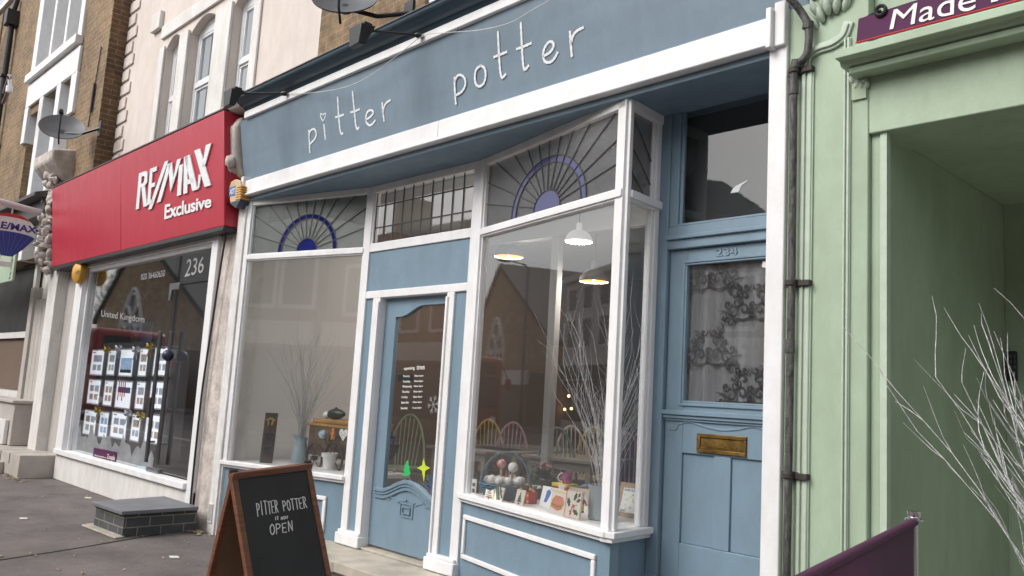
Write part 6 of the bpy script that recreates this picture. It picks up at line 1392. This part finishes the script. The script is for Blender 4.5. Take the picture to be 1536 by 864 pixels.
for ri, rw in enumerate(rows):
    for ci, (x0, x1, ytl, ytr, ybl, ybr, kind) in enumerate(rw):
        dx = 3.0
        q = [FC.px(x0+dx, ytl), FC.px(x1, ytr), FC.px(x1-dx, ybr), FC.px(x0, ybl)]
        s0, s1 = (q[0][0]+q[3][0])/2, (q[1][0]+q[2][0])/2; z1, z0 = (q[0][1]+q[1][1])/2, (q[2][1]+q[3][1])/2
        extra = {1: ' with a blue sky picture', 2: ' with red and blue figures', 3: ' with a blue photo'}.get(kind, ' with house photos')
        t = thing('property_card', f'{"wide" if s1-s0 > .34 else "narrow"} property card{extra}, {coln[ci]} from the left in the {rown[ri]} row', 'card', (s0, 3.92, z0), 'property cards hung in the estate agent window')
        mb = MB(); mb.frame(FC, s0, s1, z0, z1, .018, -.006, .004); mb.build('clear_pocket', 'acrylic', t)
        mb = MB().fbox(FC, s0+.018, s1-.018, z0+.018, z1-.018, -.004, .0); mb.build('paper', 'glowpaper', t)
        W_, Hh = s1-s0, z1-z0; mb = MB(); nb = 2 if W_ > .34 else 1
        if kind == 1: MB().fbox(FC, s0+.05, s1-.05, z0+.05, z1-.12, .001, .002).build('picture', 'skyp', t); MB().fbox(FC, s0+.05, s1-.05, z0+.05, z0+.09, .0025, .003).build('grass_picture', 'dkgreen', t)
        elif kind == 2:
            MB().fbox(FC, s0+.06, s1-.06, z0+.2, z0+.27, .001, .002).build('blue_band', 'adtblue', t); mb = MB(); [mb.fbox(FC, s0+.08+i*.07, s0+.11+i*.07, z0+.1+.05*(i % 2), z0+.38-.03*(i % 2), .0025, .0035) for i in range(4)]; mb.build('red_figures', 'redp', t)
        else:
            for (a, b, c, d) in ([(.2, .84, .52, .78)] if nb == 1 or ri == 0 else [(.17, .47, .52, .76), (.55, .85, .52, .76)])+[(.2, .47, .2, .42), (.55, .84, .2, .42)]:
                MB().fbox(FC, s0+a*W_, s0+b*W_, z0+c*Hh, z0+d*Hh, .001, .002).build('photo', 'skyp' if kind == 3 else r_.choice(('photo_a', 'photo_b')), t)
            MB().fbox(FC, s0+.12*W_, s0+.3*W_, z0+.86*Hh, z0+.90*Hh, .001, .002).build('header', 'redp', t)
# dark sheet added behind the cards to black out the room
for i, (xa, xb) in enumerate(((-12.15, -9.3),)):
    mb = MB(); 
    mb.box(xa, xb, 3.96, 3.965, .55, FC.px(180, 545)[1]+.27)
    tag(origin(mb.build('blackout_sheet', 'dark_in'), (xa, 3.96, .4)), 'dark sheet added behind the rows of property cards to black out the room', 'sheet')
# bows
def bow(px, py, m, label):
    c = at(px, py, 3.87); t = thing('ribbon_bow', label, 'bow', c, 'ribbon bows on the property cards'); mb = MB()
    for sx in (-1, 1):
        for k in range(2):
            mb.lathe([(1e-4, -.075), (.03, -.03), (.035, .02), (1e-4, .075)], c+np.array([sx*.075, -.01, .03-.035*k]), 8, (sx, -.3, .5-.8*k))
    mb.ball(c+[0, -.03, 0], .028, 8); mb.build('loops', m, t); t.scale = (.72,)*3
    mb = MB(); [mb.ribbon([c, c+np.array([sx*.05, -.01, -.09]), c+np.array([sx*.07, -.015, -.16])], .03, (0, -1, 0), .003) for sx in (-1, 1)]; mb.build('tails', m, t)
for x, y, m, l in ((162, 525, 'gold', 'gold ribbon bow between first and second cards, top row'), (179, 523, 'silver', 'silver ribbon bow between second and third cards, top row'), (205, 525, 'silver', 'large silver ribbon bow between third and fourth cards, top row'), (226, 520, 'gold', 'gold ribbon bow between fourth and fifth cards, top row'), (148, 616, 'gold', 'gold ribbon bow between first and second cards, bottom row'), (193, 621, 'silver', 'silver ribbon bow between third and fourth cards, bottom row'), (212, 624, 'gold', 'gold ribbon bow between fourth and fifth cards, bottom row')): bow(x, y, m, l)
mb = MB(); mb.ball(at(252, 533, 3.66), .062, 16); o = tag(origin(mb.build('round_door_knob', 'navy', smooth=180), at(252, 533, 3.66)), 'dark ball stuck on the glass beside the steel door handles', 'knob')

# ============================================================ THE OTHER SIDE OF THE STREET (seen in the glass)
M['slate_roof'] = mat('dark_slate_roof', (.05, .05, .055), .7, .2, 3)
M['bark'] = mat('bare_bark', (.045, .036, .028), .9, .3, 12)
M['terrace_white'] = mat('pale_stucco', (.78, .76, .73), .8, .05, 1)
M['winglass'] = mat('dark_window', (.03, .033, .038), .1, .2, 2)
M['busred'] = mat('bus_red', (.24, .012, .012), .3, .05)
t = thing('church', 'brown stone church gable with pointed tracery window, reflected in the shop windows', 'church', (-55, -12, 0))
mb = MB(); mb.prism([(-61.6, -12, 0), (-44.4, -12, 0), (-44.4, -12, 4.9), (-55, -12, 10.5), (-61.6, -12, 5.2)], (0, -18, 0)); mb.build('wall', 'stonewall', t)
for a, b in (((-44.0, 4.65), (-55, 10.55)), ((-62.0, 4.9), (-55, 10.55))):
    mb = MB(); mb.prism([(a[0], -11.8, a[1]), (b[0], -11.8, b[1]), (b[0], -11.8, b[1]+.35), (a[0], -11.8, a[1]+.35)], (0, -18.4, 0)); mb.build('roof', 'slate_roof', t)
FY = Fr((-50, -12), (-60, -12))
mb = MB(); ar = [(2.9+2.1*0, 1.5)]; 
arch = [(3.2, 1.6), (6.8, 1.6), (6.8, 4.8)]+[(6.8-1.8*k/6, 4.8+2.2*math.sin(math.pi/2*k/6)) for k in range(1, 7)]+[(5-1.8*k/6, 7.0-2.2*(1-math.cos(math.pi/2*k/6))) for k in range(1, 6)]+[(3.2, 4.8)]
mb.fprism(FY, arch, .01, .03); wv = mb.build('window', 'winglass', t)
mb = MB()
for x in (3.2, 4.1, 5, 5.9, 6.8): mb.tube([FY.P(x, 1.6, .08), FY.P(x, 4.9, .08)], .09, 6)
for c in ((4.1, 5.2, .7), (5.9, 5.2, .7), (5, 6.0, .7)): mb.tube([FY.P(c[0]+c[2]*math.cos(a), c[1]+c[2]*math.sin(a), .08) for a in np.linspace(0, 6.29, 20)], .08, 6)
mb.tube([FY.P(*p, .08) for p in arch+[arch[0]]], .12, 6); mb.build('tracery', 'terrace_white', wv)
def block(name, label, x0, x1, y0, y1, h, m, storeys, nw, roof=None, ground=None, chim=()):
    t = thing(name, label, 'building', ((x0+x1)/2, y1, 0)); mb = MB().box(x0, x1, y0, y1, 0, h); mb.build('wall', m, t)
    mb = MB().box(x0-.3, x1+.3, y0-.3, y1+.35, h, h+.3); mb.build('cornice', 'terrace_white' if m != 'brick' else 'slate_roof', t)
    if roof: mb = MB(); mb.prism([(x0, y1+.3, h+.3), (x0, (y0+y1)/2, h+roof), (x0, y0-.3, h+.3)], (x1-x0, 0, 0)); mb.build('roof', 'slate_roof', t)
    for cx in chim: MB().box(cx-.7, cx+.7, y1-2.5, y1-1.5, h, h+1.3+(roof or 0)*.5).build('chimney', 'brick', t)
    fr = Fr((x1, y1), (x0, y1)); L = x1-x0
    for z0, z1 in storeys:
        for i in range(nw):
            c = L*(i+.5)/nw; mb = MB(); mb.frame(fr, c-.65, c+.65, z0-.1, z1+.1, .12, .0, .07); wo = mb.build('window', 'white', t); mb = MB().fbox(fr, c-.54, c+.54, z0, z1, .002, .02); mb.build('pane', 'winglass', wo)
    if ground:
        mb = MB(); mb.fbox(fr, .1, L-.1, .5, 2.6, .01, .04); mb.build('shop_window', 'winglass', t); mb = MB(); mb.fbox(fr, .05, L-.05, 2.7, 3.4, .02, .25); mb.build('shop_fascia', ground, t)
    return t
block('terraced_house', 'white stucco terrace with bracketed cornice, reflected in the bay glass', -42.5, -34.2, -24, -12, 8.0, 'terrace_white', ((4.4, 5.9), (6.4, 7.6)), 4, None, 'dkgreen', (-39,))
block('terraced_house', 'brown brick terrace with slate roof and pale shop fascia across the road', -34, -22.2, -23, -12, 7.6, 'brick', ((3.9, 5.5), (6.1, 7.2)), 6, 2.0, 'terrace_white', (-30, -24))
block('terraced_house', 'tall brick terrace with chimneys across the road, reflected over the side door', -22, -16.4, -23, -12, 8.4, 'brick', ((3.9, 5.4), (6.3, 7.8)), 4, 1.2, 'cream', (-17.4,))
block('terraced_house', 'lower brick terrace with slate roof opposite the green building', -16.1, 4, -23, -12, 6.3, 'brick', ((3.7, 5.1),), 8, .5, 'terrace_white', (-9, 0))
block('terraced_house', 'pale terrace with slate roof farther along the opposite side', 4.2, 24, -23, -12, 7.2, 'terrace_white', ((3.8, 5.4), (5.9, 6.9)), 9, 2, 'dkgreen', (10,))
t = thing('low_shop', 'single storey shop with a pale fascia in front of the church', 'building', (-47, -10.5, 0))
MB().box(-52, -43.2, -11.9, -10.2, 0, 3.0).build('wall', 'brown_in', t); MB().box(-52.1, -43.1, -10.2, -10.0, 2.3, 3.1).build('fascia', 'terrace_white', t)
def bare_tree(x, y, h, label, seed):
    r_ = random.Random(seed); t = thing('bare_tree', label, 'tree', (x, y, 0), 'bare winter trees across the road'); tr = MB(); cr_ = MB()
    tr.tube([(x, y, 0), (x+.1, y, h*.2), (x, y+.1, h*.4)], [h*.022, h*.018, h*.014], 8); tr.build('trunk', 'bark', t)
    def grow(p, d, L, rad, lv):
        pts = [p]
        for k in range(4): d = unit(d+np.array([r_.gauss(0, .12), r_.gauss(0, .12), .06])); p = p+d*L/4; pts.append(p)
        cr_.tube(pts, [rad*(1-.12*k) for k in range(5)], 4 if lv > 1 else 5, False)
        if lv < 5:
            for _ in range(3 if lv < 4 else 4):
                e = unit(d+np.array([r_.gauss(0, .55), r_.gauss(0, .55), r_.gauss(.1, .3)])); grow(pts[r_.choice((2, 3, 4))], e, L*r_.uniform(.55, .8), rad*.55, lv+1)
    for i in range(4): a = i*1.6; grow(np.array([x, y+.1, h*(.3+.03*i)]), unit(np.array([math.cos(a)*.6, math.sin(a)*.6, 1])), h*.24, h*.011, 1)
    cr_.build('crown', 'bark', t)
bare_tree(-47.5, -20, 11, 'bare winter tree rising behind the church roof', 1); bare_tree(-43.6, -15, 9.0, 'bare winter tree beside the white stucco terrace', 2); bare_tree(-66, -15, 11.5, 'bare winter tree at the far end of the church', 3)
t = thing('street_lamp', 'tall black street lamp on the opposite pavement, reflected in the bay', 'street lamp', (-43, -10.0, 0))
mb = MB(); mb.tube([(-43, -9.8, 0), (-43, -9.8, 1.2), (-43, -9.8, 1.25), (-43, -9.8, 8.7)], [.12, .12, .09, .06], 10); mb.build('post', 'black', t)
mb = MB(); mb.tube(cr([(-43, -9.8, 8.7), (-43, -9.5, 8.95), (-43, -8.3, 9.15)]), .045, 8); mb.build('arm', 'black', t); MB().lathe([(.05, -.5), (.16, -.3), (.15, .2), (.04, .3)], (-43, -8.2, 9.13), 10, (0, 1, .1)).build('lamp_head', 'black', t)
t = thing('bus', 'red single deck bus on the road, reflected in the estate agent window', 'bus', (-36, -3.2, -.13))
y0, y1, xf = -4.45, -2.0, -30.0; zb = -.13
mb = MB(); mb.box(xf-8, xf, y0, y1, zb+.35, zb+3.15); body = mb.build('body', 'busred', t, bevel=.22, seg=4)
mb = MB(); mb.box(xf+.001, xf+.03, y0+.18, y1-.18, zb+1.15, zb+2.35); mb.build('windscreen', 'winglass', t, bevel=.01)
mb = MB(); mb.box(xf+.001, xf+.03, y0+.3, y1-.3, zb+2.45, zb+2.9); mb.build('destination_blind', 'black', t)
for s_, nm in ((y1, 'side_windows'), (y0, 'side_windows')):
    mb = MB(); 
    for i in range(4): mb.box(xf-.6-i*1.7-1.55, xf-.6-i*1.7, s_-.01, s_+.012, zb+1.4, zb+2.5)
    mb.build(nm, 'winglass', t)
for x in (xf-2.2, xf-6.2):
    for y in (y0+.12, y1-.12):
        mb = MB(); mb.lathe([(.3, -.14), (.48, -.12), (.5, 0), (.48, .14), (.3, .15)], (x, y, zb+.5), 24, (0, 1, 0)); mb.build('wheel', 'black', t)
for y in (y0+.35, y1-.35): MB().lathe([(.13, 0), (.12, .03), (1e-4, .04)], (xf+.0, y, zb+.75), 16, (1, 0, 0)).build('headlight', 'pvc', t)
for y, s_ in ((y0-.15, -1), (y1+.15, 1)): mb = MB(); mb.box(xf+.05, xf+.2, y-.1, y+.1, zb+1.9, zb+2.3); mb.tube([(xf+.1, y, zb+2.3), (xf-.05, y-s_*.2, zb+2.8)], .025); mb.build('mirror', 'busred', t)
